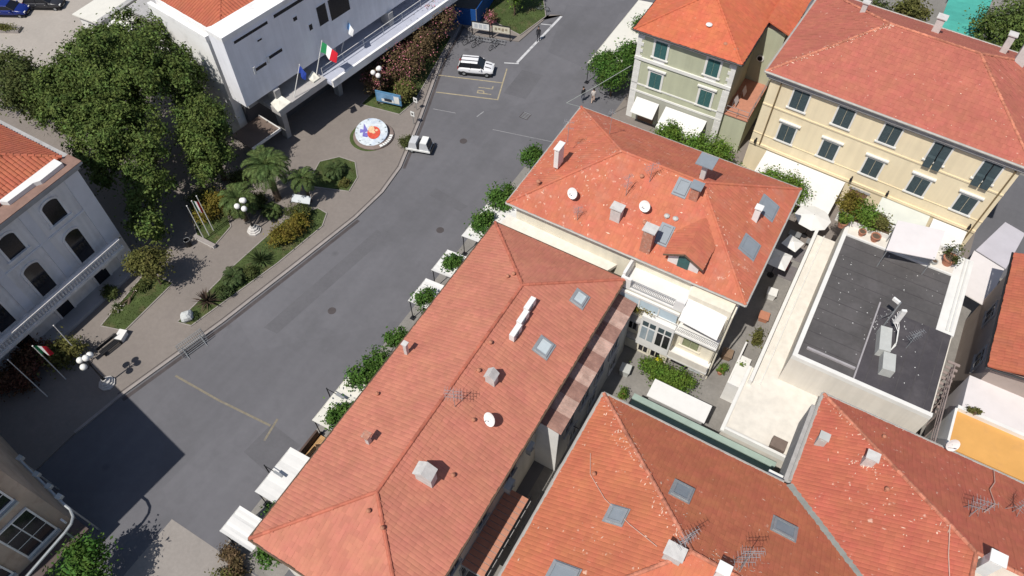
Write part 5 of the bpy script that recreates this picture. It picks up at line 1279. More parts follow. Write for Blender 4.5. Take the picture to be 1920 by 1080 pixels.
# ================================================================= vehicles
def car(label, x, y, rz, paint, stripes=None, L=3.7, W=1.69, Hh=1.6, name='parked_car', grp=None, boxy=True):
    t = thing(name, label, 'car', (x, y, 0), rz, grp); hw = W / 2
    # lower body: stations along x with (bottom z, top z, half width)
    S = [(-L / 2, .45, .78, .80), (-L / 2 + .12, .30, .98, .92), (-L * .30, .24, 1.0, 1.0), (0, .22, 1.0, 1.0), (L * .24, .24, .99, 1.0), (L * .40, .28, .90, .95), (L / 2 - .08, .34, .78, .86), (L / 2, .42, .66, .76)]
    m = MB(); v = []; f = []
    for (px, zb, zt, wf) in S:
        a = hw * wf; v += [(px, -a * .92, zb), (px, -a, zb + (zt - zb) * .45), (px, -a * .95, zt - .05), (px, -a * .86, zt), (px, a * .86, zt), (px, a * .95, zt - .05), (px, a, zb + (zt - zb) * .45), (px, a * .92, zb)]
    n = 8
    for i in range(len(S) - 1):
        for j in range(n): f.append((i * n + j, i * n + (j + 1) % n, (i + 1) * n + (j + 1) % n, (i + 1) * n + j))
    f += [tuple(range(n)), tuple(range((len(S) - 1) * n, len(S) * n))[::-1]]
    m.add(v, f); bo = m.build('body', paint, t, True, smooth=True); sb = bo.modifiers.new('round', 'SUBSURF'); sb.levels = 2; sb.render_levels = 2
    # glasshouse
    g0, g1 = (-L * .47, -L * .40), (L * .25, L * .07)
    zt = Hh; zb = .97
    lo = [(g0[0], -hw * .88, zb), (g1[0], -hw * .88, zb), (g1[0], hw * .88, zb), (g0[0], hw * .88, zb)]
    hi = [(g0[1], -hw * .74, zt - .07), (g1[1], -hw * .74, zt - .07), (g1[1], hw * .74, zt - .07), (g0[1], hw * .74, zt - .07)]
    m = MB(); m.hexa(lo, hi); bo = m.build('windows', darkopen, t, True); bv = bo.modifiers.new('round', 'BEVEL'); bv.width = .07; bv.segments = 3
    m = MB(); e = .03
    m.hexa([(p[0] + (-e if p[0] < 0 else e), p[1] * 1.03, zt - .09) for p in hi], [(p[0] * .94, p[1] * .92, zt) for p in hi]); R_ = m.build('roof', paint, t, True); bv = R_.modifiers.new('round', 'BEVEL'); bv.width = .035; bv.segments = 3
    m = MB()
    for s in (-1, 1):
        for q0, q1 in ((lo[0], hi[0]), (lo[1], hi[1])): m.tube([(q0[0], s * abs(q0[1]) * 1.01, q0[2]), (q1[0], s * abs(q1[1]) * 1.02, q1[2])], .045, 5)
        m.tube([(-L * .13, s * hw * .885, zb), (-L * .13, s * hw * .75, zt - .06)], .045, 5)
    m.build('pillar', darkm, t, True)
    if stripes:
        m = MB()
        for s in (-.3, .3): m.box(hi[0][0], hi[1][0], s - .07, s + .07, zt + .001, zt + .008); m.hexa([(g1[0] + .06, s - .07, .985), (L / 2 - .25, s - .06, .84), (L / 2 - .25, s + .06, .84), (g1[0] + .06, s + .07, .985)], [(g1[0] + .06, s - .07, 1.01), (L / 2 - .25, s - .06, .865), (L / 2 - .25, s + .06, .865), (g1[0] + .06, s + .07, 1.01)])
        m.build('stripe', stripes, t, True)
    m = MB(); m.box(-L / 2 + .1, L / 2 - .12, -hw * .96, hw * .96, .2, .36); m.build('sill_trim', darkm, t, True)
    for sx in (-L * .315, L * .33):
        for sy in (-1, 1):
            m = MB(); m.torus((sx, sy * (hw - .09), .31), (0, 1, 0), .22, .10, 16, 6); w_ = m.build('wheel', M('tyre', (.015, .015, .016), .9), t, True, smooth=True)
            m = MB(); m.cyl((sx, sy * (hw - .14), .31), (sx, sy * (hw - .03), .31), .19, .17, 12); m.build('rim', grey, w_, True)
    for s in (-1, 1):
        m = MB(); m.obox((L / 2 - .1, s * hw * .62, .68), (.16, .3, .16)); m.build('headlight', unitw, t, True)
        m = MB(); m.obox((-L / 2 + .06, s * hw * .74, .82), (.1, .16, .3)); m.build('tail_light', M('lamp_red', (.35, .02, .02), .4), t, True)
        m = MB(); m.obox((L * .17, s * hw * 1.06, 1.02), (.14, .18, .14)); m.build('mirror', paint, t, True)
    m = MB(); m.box(L / 2 - .06, L / 2 - .005, -.26, .26, .36, .46); m.build('number_plate', unitw, t, True); m = MB(); m.box(-L / 2 + .02, -L / 2 + .06, -.26, .26, .62, .72); m.build('number_plate', unitw, t, True)
    for s in (-1, 1):
        for hx in (-.1, .95): m = MB(); m.box(hx - .55, hx - .4, s * hw * 1.0 - .015, s * hw * 1.0 + .015, .78, .81); m.build('door_handle', galv, t, True)
    m = MB(); m.box(L / 2 - .03, L / 2 + .015, -hw * .5, hw * .5, .42, .6); m.build('grille', darkm, t, True)
    return t
carwhite = M('car_white', (.76, .76, .78), .25, .02, 1, spec=.5)
car('small white car with dark roof stripes parked in the yellow bay', -35.15, 53.45, R(22), carwhite, M('stripe_dark', (.05, .05, .06), .4))
car('blue car cut by the left frame edge at the top', -85.6, 36.0, R(28), M('car_blue', (.008, .022, .16), .25, .02, 1, spec=.5), None, 4.2, 1.75, 1.45)
car('dark grey car behind the blue car at the top left', -83.3, 38.9, R(28), M('car_dark', (.03, .03, .035), .25, .02, 1, spec=.5), None, 4.2, 1.75, 1.45)
car('white car glimpsed behind the oleanders at the top', -43.4, 55.3, R(60), carwhite, None, 3.8, 1.65, 1.5)

T = thing('utility_cart', 'small pale grey three-wheeled utility cart at the kerb', 'cart', (-33.6, 40.95, 0), R(16))
m = MB(); m.box(-1.25, 1.2, -.62, .62, .38, .5); m.build('chassis', darkm, T, True)
m = MB(); m.hexa([(-1.1, -.58, .5), (-.2, -.58, .5), (-.2, .58, .5), (-1.1, .58, .5)], [(-.95, -.52, 1.25), (-.3, -.52, 1.25), (-.3, .52, 1.25), (-.95, .52, 1.25)]); m.build('cargo_box', M('cart_grey', (.50, .51, .53), .5, .05, 2), T, True)
m = MB(); m.hexa([(0, -.58, .5), (1.0, -.58, .5), (1.0, .58, .5), (0, .58, .5)], [(.1, -.53, 1.35), (.75, -.53, 1.35), (.75, .53, 1.35), (.1, .53, 1.35)]); m.build('cab', M('cart_grey', (.50, .51, .53), .5, .05, 2), T, True)
m = MB(); m.box(.12, .74, -.5, .5, 1.352, 1.39); m.build('cab_roof', unitw, T, True)
m = MB(); m.hexa([(.88, -.5, .9), (.99, -.5, .7), (.99, .5, .7), (.88, .5, .9)], [(.80, -.48, 1.3), (.9, -.48, 1.25), (.9, .48, 1.25), (.80, .48, 1.3)]); m.build('windscreen', darkopen, T, True)
m = MB(); m.box(-.18, -.02, -.52, .52, .5, 1.0); m.build('cab_gap', darkm, T, True)
m = MB(); m.box(-1.3, 1.1, -.68, -.6, .42, .6); m.box(-1.3, 1.1, .6, .68, .42, .6); m.build('side_rail', unitw, T, True)
for (x, y) in ((-.75, -.55), (-.75, .55), (.75, 0)):
    m = MB(); m.torus((x, y, .24), (0, 1, 0), .17, .075, 14, 6); w_ = m.build('wheel', M('tyre', (.015, .015, .016), .9), T, True, smooth=True); MB().cyl((x, y - .06, .24), (x, y + .06, .24), .11, n=10).build('rim', galv, w_, True)

# ================================================================= bicycles, racks, barriers, benches
def bicycle(label, x, y, z, rz, c, grp):
    t = thing('bicycle', label, 'bicycle', (x, y, z), rz, grp)
    for px in (-.52, .52):
        m = MB(); m.torus((px, 0, .33), (0, 1, 0), .31, .028, 18, 4); w_ = m.build('wheel', M('tyre', (.015, .015, .016), .9), t, True)
        m = MB()
        for k in range(6): a = k * math.pi / 6; m.tube([(px + .3 * math.cos(a), 0, .33 + .3 * math.sin(a)), (px - .3 * math.cos(a), 0, .33 - .3 * math.sin(a))], .006, 3)
        m.build('spokes', galv, w_, True)
    m = MB(); m.tube([(-.52, 0, .33), (-.1, 0, .3), (.38, 0, .75), (-.2, 0, .72), (-.1, 0, .3)], .02, 5); m.tube([(-.2, 0, .72), (-.52, 0, .33)], .015, 5); m.tube([(.52, 0, .33), (.36, 0, .95)], .02, 5); m.tube([(-.2, 0, .72), (-.24, 0, .9)], .015, 5); m.build('frame', c, t, True)
    m = MB(); m.tube([(.3, -.28, .98), (.36, 0, .98), (.3, .28, .98)], .015, 5); m.build('handlebar', darkm, t, True)
    m = MB(); m.obox((-.24, 0, .93), (.26, .14, .06)); m.build('saddle', darkm, t, True)
    m = MB(); m.tube([(-.1, -.12, .3), (-.1, .12, .3)], .015, 4); m.obox((-.1, -.16, .22), (.1, .08, .02)); m.obox((-.1, .16, .38), (.1, .08, .02)); m.build('pedals', darkm, t, True)
bk = [M('bike_black', (.02, .02, .022), .4), M('bike_red', (.22, .03, .03), .4), M('bike_grey', (.20, .21, .22), .4)]
BG = 'bicycles at the notice boards'
bicycle('leftmost bicycle parked below the two notice boards', -38.4, 57.2, 0, R(70), bk[0], BG)
bicycle('dark bicycle second from the left below the notice boards', -37.4, 57.3, 0, R(75), bk[0], BG)
bicycle('bicycle parked on the right below the notice boards', -35.6, 57.8, 0, R(80), bk[2], BG)
bicycle('bicycle lying in the tree shadow beyond the traffic island', -34.3, 66.2, 0, R(20), bk[2], BG)
T = thing('bicycle_rack', 'low metal bicycle rack under the notice boards', 'bicycle rack', (-36.7, 58.4, .0), R(16))
m = MB(); m.tube([(-1.9, -.25, .3), (1.9, -.25, .3)], .03, 5); m.tube([(-1.9, .3, .3), (1.9, .3, .3)], .03, 5)
for k in range(12): m.tube([(-1.8 + k * .33, -.25, .02), (-1.8 + k * .33, -.25, .35), (-1.8 + k * .33, .3, .35), (-1.8 + k * .33, .3, .02)], .02, 4)
m.build('hoops', grey, T, True)
for (x, y, lab, c_) in [(-37.8, 58.75, 'left white notice board behind the parked bicycles', unitw), (-35.6, 59.35, 'right cream notice board behind the parked bicycles', M('board_cream', (.62, .58, .46), .7, .15, 6))]:
    T = thing('notice_board', lab, 'notice board', (x, y, .1), R(15), 'notice boards'); m = MB(); m.box(-.95, .95, -.04, .04, .9, 1.7); m.build('panel', c_, T, True)
    m = MB(); m.box(-1.02, -.95, -.06, .06, 0, 1.75); m.box(.95, 1.02, -.06, .06, 0, 1.75); m.box(-.95, .95, -.06, .06, 1.7, 1.76); m.build('frame', darkm, T, True)
    if x < -37:
        m = MB()
        for k in range(3): m.box(-.7 + k * .5, -.35 + k * .5, -.05, -.041, 1.05, 1.55); 
        m.build('sheet', M('sheet_grey', (.5, .52, .55), .8), T, True)
    else:
        m = MB()
        for k in range(4): m.box(-.7 + k * .38, -.45 + k * .38, -.05, -.041, 1.1 + .1 * (k % 2), 1.45); 
        m.build('sheet', M('sheet_brown', (.30, .25, .18), .8), T, True)
T = thing('blue_hoarding', 'blue site hoarding enclosing a work area behind the notice boards', 'hoarding', (-40.3, 61, 0))
for (a, b) in [((-44.0, 59.5), (-41.9, 59.2)), ((-41.9, 59.2), (-39.2, 60.1)), ((-39.2, 60.1), (-40.3, 66.5))]:
    d = Vector((b[0] - a[0], b[1] - a[1])).normalized(); nn = Vector((-d.y, d.x)) * .04; n_ = max(1, round(math.dist(a, b) / 2)); L_ = math.dist(a, b)
    for k in range(n_):
        p = Vector(a) + d * (L_ * k / n_ + .03); q = Vector(a) + d * (L_ * (k + 1) / n_ - .03)
        m = MB(); r = [p - nn, q - nn, q + nn, p + nn]; m.hexa([(*w_, .1) for w_ in r], [(*w_, 2.1) for w_ in r]); m.build('panel', blue, T)
posts(T, [(-41.9, 59.2), (-39.2, 60.1), (-40.3, 66.5), (-44, 59.5)], 0, 2.2, .05, galv)
m = MB(); m.prism([(-43.5, 59.8), (-41.9, 59.5), (-39.5, 60.4), (-40.6, 67), (-45, 67)], .12, .2); tag(m.build('work_area_floor', paving_l), kind='structure')
def barrier(label, x, y, rz, z=.0):
    t = thing('crowd_barrier', label, 'barrier', (x, y, z), rz, 'crowd barriers at the kerb')
    m = MB(); m.tube([(-1.1, 0, .15), (-1.1, 0, 1.05), (1.1, 0, 1.05), (1.1, 0, .15), (-1.1, 0, .15)], .025, 5); m.build('frame', galv, t, True)
    m = MB()
    for k in range(14): m.tube([(-1.0 + k * .154, 0, .15), (-1.0 + k * .154, 0, 1.05)], .014, 4)
    m.build('bars', galv, t, True)
    m = MB(); m.tube([(-.8, -.35, .02), (-.8, 0, .15), (-.8, .35, .02)], .025, 5); m.tube([(.8, -.35, .02), (.8, 0, .15), (.8, .35, .02)], .025, 5); m.build('foot', galv, t, True)
for k, l in enumerate(['nearest the street', 'second from the street', 'third from the street', 'farthest from the street']):
    barrier('galvanised crowd barrier in the stack at the kerb, %s' % l, -36.35 - .17 * k, 13.8 + .06 * k, R(77), .0 if k < 2 else .12)
def bench(label, x, y, rz, c):
    t = thing('bench', label, 'bench', (x, y, .12), rz)
    for k in range(3):
        m = MB(); m.box(-.9, .9, -.25 + k * .17, -.11 + k * .17, .43, .47); m.build('slat', c, t, True)
    for s in (-.7, .7): m = MB(); m.box(s - .06, s + .06, -.22, .22, 0, .43); m.build('leg', darkm, t, True)
    m = MB(); m.box(-.9, .9, .27, .3, .55, .85); m.build('backrest', c, t, True)
bench('dark bench at the end of the lawn strip by the villa', -42.0, 10.6, R(83), darkm)
T = thing('info_lectern', 'pale tilted information panel standing in the palm shadow', 'sign', (-38.6, 29.6, .12), R(20)); m = MB(); m.slab([(-.85, -.3, .85), (.85, -.3, .85), (.85, .3, 1.2), (-.85, .3, 1.2)], .06); m.build('panel', M('panel_pale', (.5, .53, .56), .6, .08, 2), T, True); m = MB(); m.cyl((-.5, 0, 0), (-.5, 0, .95), .05, n=6); m.cyl((.5, 0, 0), (.5, 0, .95), .05, n=6); m.build('leg', grey, T, True)
T = thing('white_plinth', 'small white stone plinth at the lawn tip', 'plinth', (-42.05, 11.7, .12), .3); m = MB(); m.box(-.25, .25, -.4, .4, 0, .45); m.build('block', white, T, True); m = MB(); m.box(-.32, .32, -.46, .46, .45, .52); m.build('top', white, T, True)
def litter_bin(label, x, y, z=.12):
    t = thing('litter_bin', label, 'bin', (x, y, z)); m = MB(); m.lathe((0, 0, 0), [(.2, 0), (.25, .75), (.27, .8), (.22, .8), (.2, .5)], 12); m.build('body', darkm, t, True); m = MB(); m.torus((0, 0, .8), (0, 0, 1), .26, .02, 14, 4); m.build('rim', grey, t, True)
litter_bin('dark litter bin near the three-pole bed', -44.2, 21.2)
T = thing('yellow_sack', 'bright yellow sack beside the courtyard bush', 'sack', (-4.75, 30.35, 0)); m = MB(); m.lathe((0, 0, 0), [(.3, 0), (.42, .3), (.38, .7), (.15, .95), (.2, 1.05)], 10); m.v = [(x + .06 * math.sin(9 * z), y + .05 * math.cos(7 * z), z) for x, y, z in m.v]; m.build('bag', M('sack_yellow', (.75, .68, .03), .6, .1, 3), T, True, smooth=True); m = MB(); m.torus((0, .02, .94), (0, 0, 1), .15, .03, 10, 4); m.build('tie', unitw, T, True)

# ================================================================= people
def person(label, x, y, z, rz, shirt, legs, hair, step=.12, skin=(.45, .27, .19)):
    t = thing('person', label, 'person', (x, y, z), rz)
    J = [(0, 0, .95, .13), (0, .02, 1.15, .125), (0, .0, 1.38, .14), (0, .0, 1.5, .055), (0, -.03, 1.6, .085), (0, -.02, 1.7, .085)]
    E = [(0, 1), (1, 2), (2, 3), (3, 4), (4, 5)]
    for s in (-1, 1):
        k = len(J); J += [(s * .17, 0, 1.40, .06), (s * .23, .03 * s, 1.15, .045), (s * .22, -.1 + .04 * s, .93, .036), (s * .215, -.14 + .04 * s, .83, .035)]; E += [(2, k), (k, k + 1), (k + 1, k + 2), (k + 2, k + 3)]
        k = len(J); J += [(s * .09, 0, .88, .09), (s * .1, -step * s * .6, .48, .065), (s * .1, step * s, .08, .045), (s * .11, step * s - .14, .04, .04)]; E += [(0, k), (k, k + 1), (k + 1, k + 2), (k + 2, k + 3)]
    me = bpy.data.meshes.new('body'); me.from_pydata([j[:3] for j in J], E, []); o = bpy.data.objects.new('body', me); col.objects.link(o); o.parent = t
    sk = o.modifiers.new('skin', 'SKIN'); 
    for d_, j in zip(me.skin_vertices[0].data, J): d_.radius = (j[3], j[3])
    me.skin_vertices[0].data[0].use_root = True
    o.modifiers.new('sub', 'SUBSURF').levels = 1; o.modifiers['sub'].render_levels = 2
    m = bpy.data.materials.new('clothes_' + label[:12]); m.use_nodes = True; N = m.node_tree.nodes; Lk = m.node_tree.links
    tc = N.new('ShaderNodeTexCoord'); sp = N.new('ShaderNodeSeparateXYZ'); rp = N.new('ShaderNodeValToRGB'); Lk.new(tc.outputs['Object'], sp.inputs[0])
    dv = N.new('ShaderNodeMath'); dv.operation = 'DIVIDE'; dv.inputs[1].default_value = 1.8; Lk.new(sp.outputs['Z'], dv.inputs[0]); Lk.new(dv.outputs[0], rp.inputs[0]); rp.color_ramp.interpolation = 'CONSTANT'
    el = rp.color_ramp.elements; el[0].position = 0; el[0].color = (.05, .04, .04, 1); el[1].position = .05; el[1].color = (*legs, 1)
    for p_, c_ in ((.53, shirt), (.825, skin)): e_ = el.new(p_); e_.color = (*c_, 1)
    Lk.new(rp.outputs[0], N['Principled BSDF'].inputs['Base Color']); N['Principled BSDF'].inputs['Roughness'].default_value = .85
    me.materials.append(m)
    q = MB(); q.sphere((0, .0, 1.73), .105, 12, 1.0); q.v = [(a, b + .02, max(c, 1.66 if b < -.02 else 1.55)) for a, b, c in q.v]; q.build('hair', M('hair_' + label[:6], hair, .7), t, True, smooth=True)
    q = MB(); q.sphere((0, -.115, 1.63), .018, 6); q.build('nose', M('skin', skin, .6), t, True)
person('person in dark clothes walking on the white street line near the top', -32.1, 61.3, 0, R(20), (.02, .02, .025), (.02, .02, .03), (.02, .015, .01))
person('person in pale top bending along by the green house corner', -22.5, 55.2, .0, R(200), (.55, .50, .46), (.50, .36, .28), (.05, .03, .02), .2)
person('person in dark top at the street edge beyond the patched roof', -23.5, 54.9, .0, R(60), (.03, .03, .035), (.10, .11, .14), (.03, .02, .015), .15)

# ================================================================= lawns
def lawn(poly, lab=None):
    m = MB(); m.prism(poly, .05, .165); o = tag(m.build('lawn', soil), kind='structure')
    xs = [p[0] for p in poly]; ys = [p[1] for p in poly]; n = int((max(xs) - min(xs)) * (max(ys) - min(ys)) * 60)
    pts = [(random.uniform(min(xs), max(xs)), random.uniform(min(ys), max(ys))) for _ in range(n)]
    V = []; F_ = []
    for p in pts:
        if not inside(p, poly, .06): continue
        a = random.uniform(0, 6.28); k = len(V); h = random.uniform(.05, .13); w_ = .03
        V += [(p[0] - w_ * math.cos(a), p[1] - w_ * math.sin(a), .16), (p[0] + w_ * math.cos(a), p[1] + w_ * math.sin(a), .16), (p[0] + random.uniform(-.06, .06), p[1] + random.uniform(-.06, .06), .16 + h)]; F_.append((k, k + 1, k + 2))
    np_mesh('grass', np.array(V), np.array(F_), L_grass, o, kind='stuff')
    s = list(poly) + [poly[0]]
    strip('lawn_edge', s, -.04, .05, .1, .19, kerbm, None, o)
lawn([(-39.4, 14.9), (-38.2, 15.2), (-36.4, 23.5), (-35.7, 28.6), (-36.3, 30.0), (-37.4, 30.1), (-39.0, 27.6), (-39.4, 21.5)])
lawn([(-40.0, 31.7), (-36.2, 33.1), (-36.6, 34.9), (-38.0, 36.4), (-39.7, 36.2), (-40.9, 34.8)])
lawn([(-44.4, 11.6), (-42.4, 12.2), (-42.5, 17.6), (-45.3, 17.2)])
lawn([(-44.4, 22.3), (-42.3, 21.9), (-42.6, 24.6), (-46, 27), (-48, 25)])
lawn([(-42.4, 43.2), (-38.2, 43.9), (-38.0, 46.2), (-40.5, 57.0), (-42.6, 57.0)])
lawn([(-40.6, 62.2), (-34.2, 61.0), (-33.4, 65.4), (-36.4, 70), (-41, 70)])
T = thing('stone_bed_edge', 'low pale stone wall edging the three-pole bed', 'wall', (-43.2, 22.1, .12)); m = MB(); m.box(-1.1, 1.1, -.12, .12, 0, .35); m.build('wall', stone, T, True); m = MB(); m.box(-1.15, 1.15, -.16, .16, .35, .4); m.build('coping', kerbm, T, True)

# ================================================================= trees and plants
plant('holm_oak', 'huge dark holm oak crown between villa and town hall', 'tree', (-54.5, 27.0, .1),
      [(-3.8, 2.0, 7.6, 4.2, 3.6, 3.0), (.8, 1.4, 10.2, 3.8, 3.5, 3.2), (-2.5, 5.8, 8.6, 3.6, 3.4, 2.8), (4.0, -2.6, 7.0, 3.2, 3.0, 2.8), (-6.8, -1.0, 6.2, 3.2, 2.8, 2.4), (1.0, -3.4, 6.4, 3.2, 2.6, 2.6), (6.6, -5.0, 4.8, 2.2, 2.2, 2.6), (-3.8, -3.0, 6.6, 3.0, 2.2, 2.2), (3.6, 3.2, 9.2, 2.6, 2.6, 2.4), (-7.0, 4.2, 7.2, 2.8, 2.6, 2.2), (8.2, -7.2, 3.2, 1.6, 1.5, 1.8), (-9.2, .8, 5.6, 2.6, 2.4, 2.2), (2.2, 4.6, 7.0, 2.8, 2.4, 2.4), (2.0, -5.2, 4.8, 2.0, 1.8, 2.2), (-1.2, -.5, 7.4, 3.4, 3.0, 2.6)],
      75000, .13, L_holm, 4.5, .45, sub=9, tight=.165, filler=.3)
plant('holm_oak', 'tall narrow tree against the town hall side wall', 'tree', (-47.0, 28.6, .1),
      [(0, .3, 7.0, 2.1, 1.9, 2.2), (.9, -.6, 5.0, 1.9, 1.7, 2.0), (-.8, -.3, 5.2, 2.0, 1.7, 2.0), (.6, -1.6, 3.4, 1.5, 1.4, 1.6), (-1.2, 1.4, 6.0, 1.6, 1.4, 1.6)], 22000, .12, L_holm, 3.2, .25, sub=12, tight=.19, filler=.3)
plant('dark_tree', 'dull olive tree cut by the left frame edge above the villa', 'tree', (-68.0, 25.5, .1),
      [(0, 0, 5.0, 3.0, 2.6, 2.2), (2.4, -.5, 4.4, 2.4, 2.0, 1.8), (-2.6, .8, 4.6, 2.6, 2.2, 1.8), (-5, -1, 4.4, 2.4, 2.2, 1.8)], 16000, .13, L_dark, 2.5, .25, sub=10, tight=.22, filler=.3)
plant('small_round_tree', 'small round tree throwing a leafy shadow beside the villa balcony', 'tree', (-43.3, 17.0, .12),
      [(0, 0, 2.7, 1.35, 1.3, 1.1), (.5, .5, 3.1, .9, .9, .7), (-.5, -.4, 3.0, .9, .9, .7)], 4600, .11, L_olive, 1.5, .1, sub=20)
plant('yellowing_shrub', 'yellow-green shrub low in the three-pole bed', 'shrub', (-45.0, 24.6, .15), [(0, 0, .9, 1.0, 1.2, .8), (.4, .9, 1.2, .8, .8, .7)], 2200, .10, L_ylw)
plant('yellow_hedge', 'yellow-brown clipped shrub at the tip of the lawn strip', 'shrub', (-37.3, 26.3, .15), [(-.4, -1.0, .75, .75, .9, .6), (0, 0, .85, .85, .9, .7), (.3, 1.0, .85, .8, .8, .7)], 3600, .085, L_ylw, group=None)
for i, (x, y, lab) in enumerate([(-45.7, 6.9, 'russet shrub in the shaded bed under the balcony'), (-44.3, 8.2, 'green-red shrub in the shaded bed beside the flagpoles'), (-45.6, 4.8, 'low russet shrub deepest in the big shadow')]):
    plant('russet_shrub', lab, 'shrub', (x, y, .12), [(0, 0, .9, 1.2, 1.1, .8), (.5, .6, 1.1, .8, .8, .6), (-.5, -.5, 1.0, .8, .8, .6)], 2400, .11, L_red if i != 1 else L_olive)
plant('kerbside_bush', 'dark round bush at the kerb beside the utility cart', 'shrub', (-35.0, 40.6, .0), [(0, 0, .6, .55, .55, .5), (.2, .2, .8, .4, .4, .35)], 1800, .07, L_dark)
plant('street_tree', 'bright green tree cut by the bottom edge at the lower left', 'tree', (-29.0, -2.0, .0), [(0, 0, 3.4, 1.5, 1.4, 1.1), (.6, -.6, 3.0, 1.1, 1.1, .9), (-.5, .5, 3.1, 1.0, 1.0, .9)], 4200, .12, L_orange, 2.0, .1)
OT = [(-21.8, 14.0, 'orange tree leaning over the awning beyond the wooden deck'), (-22.35, 17.4, 'orange tree next beyond the awning with the deck'), (-22.1, 18.8, 'orange tree overlapping the salmon eave below its middle'), (-22.2, 21.2, 'small orange tree just showing past the salmon eave'), (-22.3, 25.3, 'orange tree beside the middle bright awning'), (-22.4, 29.3, 'orange tree at the far bright awning'), (-22.4, 34.1, 'orange tree in front of the corner where the two roofs meet'), (-22.5, 37.3, 'orange tree over the long white awning'), (-22.8, 42.9, 'orange tree at the left corner of the patched roof'), (-20.3, 9.6, 'orange tree tucked against the eave by the long awning'), (-21.2, 6.4, 'dark orange tree between the two lowest awnings'), (-20.0, 4.6, 'orange tree rounding the lowest corner of the long house')]
for (x, y, lab) in OT:
    s = random.uniform(.9, 1.15) * (.6 if y < 10 else .66 if 20 < y < 32 else .84)
    plant('orange_tree', lab, 'tree', (x, y, 0), [(0, 0, 2.7, 1.15 * s, 1.2 * s, .9 * s), (.3 * s, .5 * s, 2.7 + .4 * s, .75 * s, .75 * s, .6 * s), (-.4 * s, -.4 * s, 2.9, .7 * s, .7 * s, .6 * s)], int(2600 * s * s), .105, L_orange, 1.6, .09, group='orange trees along the house front')
for (x, y, s, lab) in [(-21.4, 57.0, 1.25, 'orange tree nearest the corner of the green house'), (-21.3, 60.4, 1.1, 'second orange tree along the green house'), (-21.8, 65.6, 1.05, 'farthest orange tree along the green house'), (-22.9, 57.9, 1.0, 'orange tree at the street end of the cream awning')]:
    plant('orange_tree', lab, 'tree', (x, y, 0), [(0, 0, 2.7, 1.2 * s, 1.25 * s, .95 * s), (.3, .5, 3.2, .8, .8, .65), (-.4, -.4, 3.0, .75, .75, .6)], 3000, .105, L_orange, 1.5, .1, group='orange trees along the house front')
for (x, y, cl, nn, lab) in [(-13.45, 51.9, [(0, 0, 2.2, 1.25, 1.2, 1.1), (.2, .2, 2.8, .9, .9, .7)], 3200, 'bright bush between the two shop awnings of the green house'), (-9.6, 51.8, [(0, 0, 2.3, 2.0, 1.5, 1.2), (1.2, .1, 2.6, 1.2, 1.1, 1.0), (-1.1, 0, 2.5, 1.2, 1.1, 1.0)], 6200, 'broad bright bush in front of the terrace of the green house'), (-6.0, 51.0, [(0, 0, 1.8, .9, .8, .8)], 1500, 'thin white-flowered bush in the gap between green and yellow house'), (-2.2, 50.6, [(0, 0, 2.6, 1.8, 1.4, 1.2), (1.0, -.2, 2.9, 1.2, 1.0, 1.0), (-1.0, .3, 2.7, 1.1, 1.0, .9)], 5400, 'bright bush at the far right corner of the patched roof')]:
    plant('bright_bush', lab, 'bush', (x, y, 0), cl, nn, .10, L_bush, 1.0, .08, blossom=P_white if nn == 1500 else None, bl_n=160)
for (x, y, cl, m_, lab) in [(4.2, 46.2, [(0, 0, 1.3, .9, .7, .8), (.7, 0, 1.1, .7, .6, .7)], L_bush, 'green shrub in the planter on the flat roof terrace'), (2.95, 46.3, [(0, 0, 1.5, .75, .7, .9)], L_ylw, 'yellow-green shrub at the corner of the flat roof terrace'), (5.6, 46.2, [(0, 0, .9, .7, .6, .6)], L_olive, 'white-flecked grey shrub on the flat roof terrace')]:
    plant('terrace_shrub', lab, 'shrub', (x, y, 5.95), cl, 2200, .09, m_)
T = thing('terrace_planter', 'long white planter box under the terrace shrubs', 'planter', (4.6, 45.95, 5.98)); m = MB(); m.box(-2.0, 2.0, -.25, .25, 0, .5); m.build('box', offwhite, T, True); m = MB(); m.box(-1.93, 1.93, -.18, .18, .45, .53); m.build('soil', M('bark', (.12, .085, .06)), T, True)
for (x, y, s, lab) in [(3.2, 45.3, 1.0, 'terracotta pot with green plant at the left of the flat roof terrace'), (4.75, 45.2, .75, 'small empty terracotta pot on the flat roof terrace'), (5.75, 45.15, .95, 'plain terracotta pot beside the pale canopy'), (11.0, 45.6, 1.3, 'big terracotta pot with a spindly plant at the terrace right end'), (10.15, 45.1, .6, 'small grey pot beside the big terracotta pot')]:
    T = thing('plant_pot', lab, 'pot', (x, y, 5.99), 0, 'pots on the roof terrace'); m = MB(); m.lathe((0, 0, 0), [(.24 * s, 0), (.36 * s, .5 * s), (.40 * s, .5 * s), (.40 * s, .58 * s), (.33 * s, .58 * s), (.31 * s, .5 * s)], 14); m.build('pot', terra if s != .6 else unit, T, True)
    m = MB(); m.lathe((0, 0, 0), [(.31 * s, .44 * s), (.30 * s, .52 * s)], 12); m.build('soil', MATS['bark'], T, True)
    if s in (1.0, 1.3):
        P_, N_ = crown_points([(0, 0, 1.0 * s, .45 * s, .45 * s, .45 * s)], 500, 10); V_, F_ = leaf_quads(P_, N_, .08 * (.6 + .8 * RNG.random(len(P_)))); np_mesh('foliage', V_, F_, L_bush if s == 1 else L_dark, T)
        m = MB(); m.cyl((0, 0, .4), (0, 0, 1.0 * s), .025, n=5); m.build('stem', MATS['bark'], T, True)
plant('courtyard_bush', 'broad green bush in the grey courtyard below the glazed annexe', 'bush', (-3.6, 29.4, 0), [(-1.2, .1, .8, .9, .8, .7), (.1, -.1, .9, 1.1, .9, .8), (1.0, .1, .9, .9, .9, .8)], 4200, .09, L_bush)
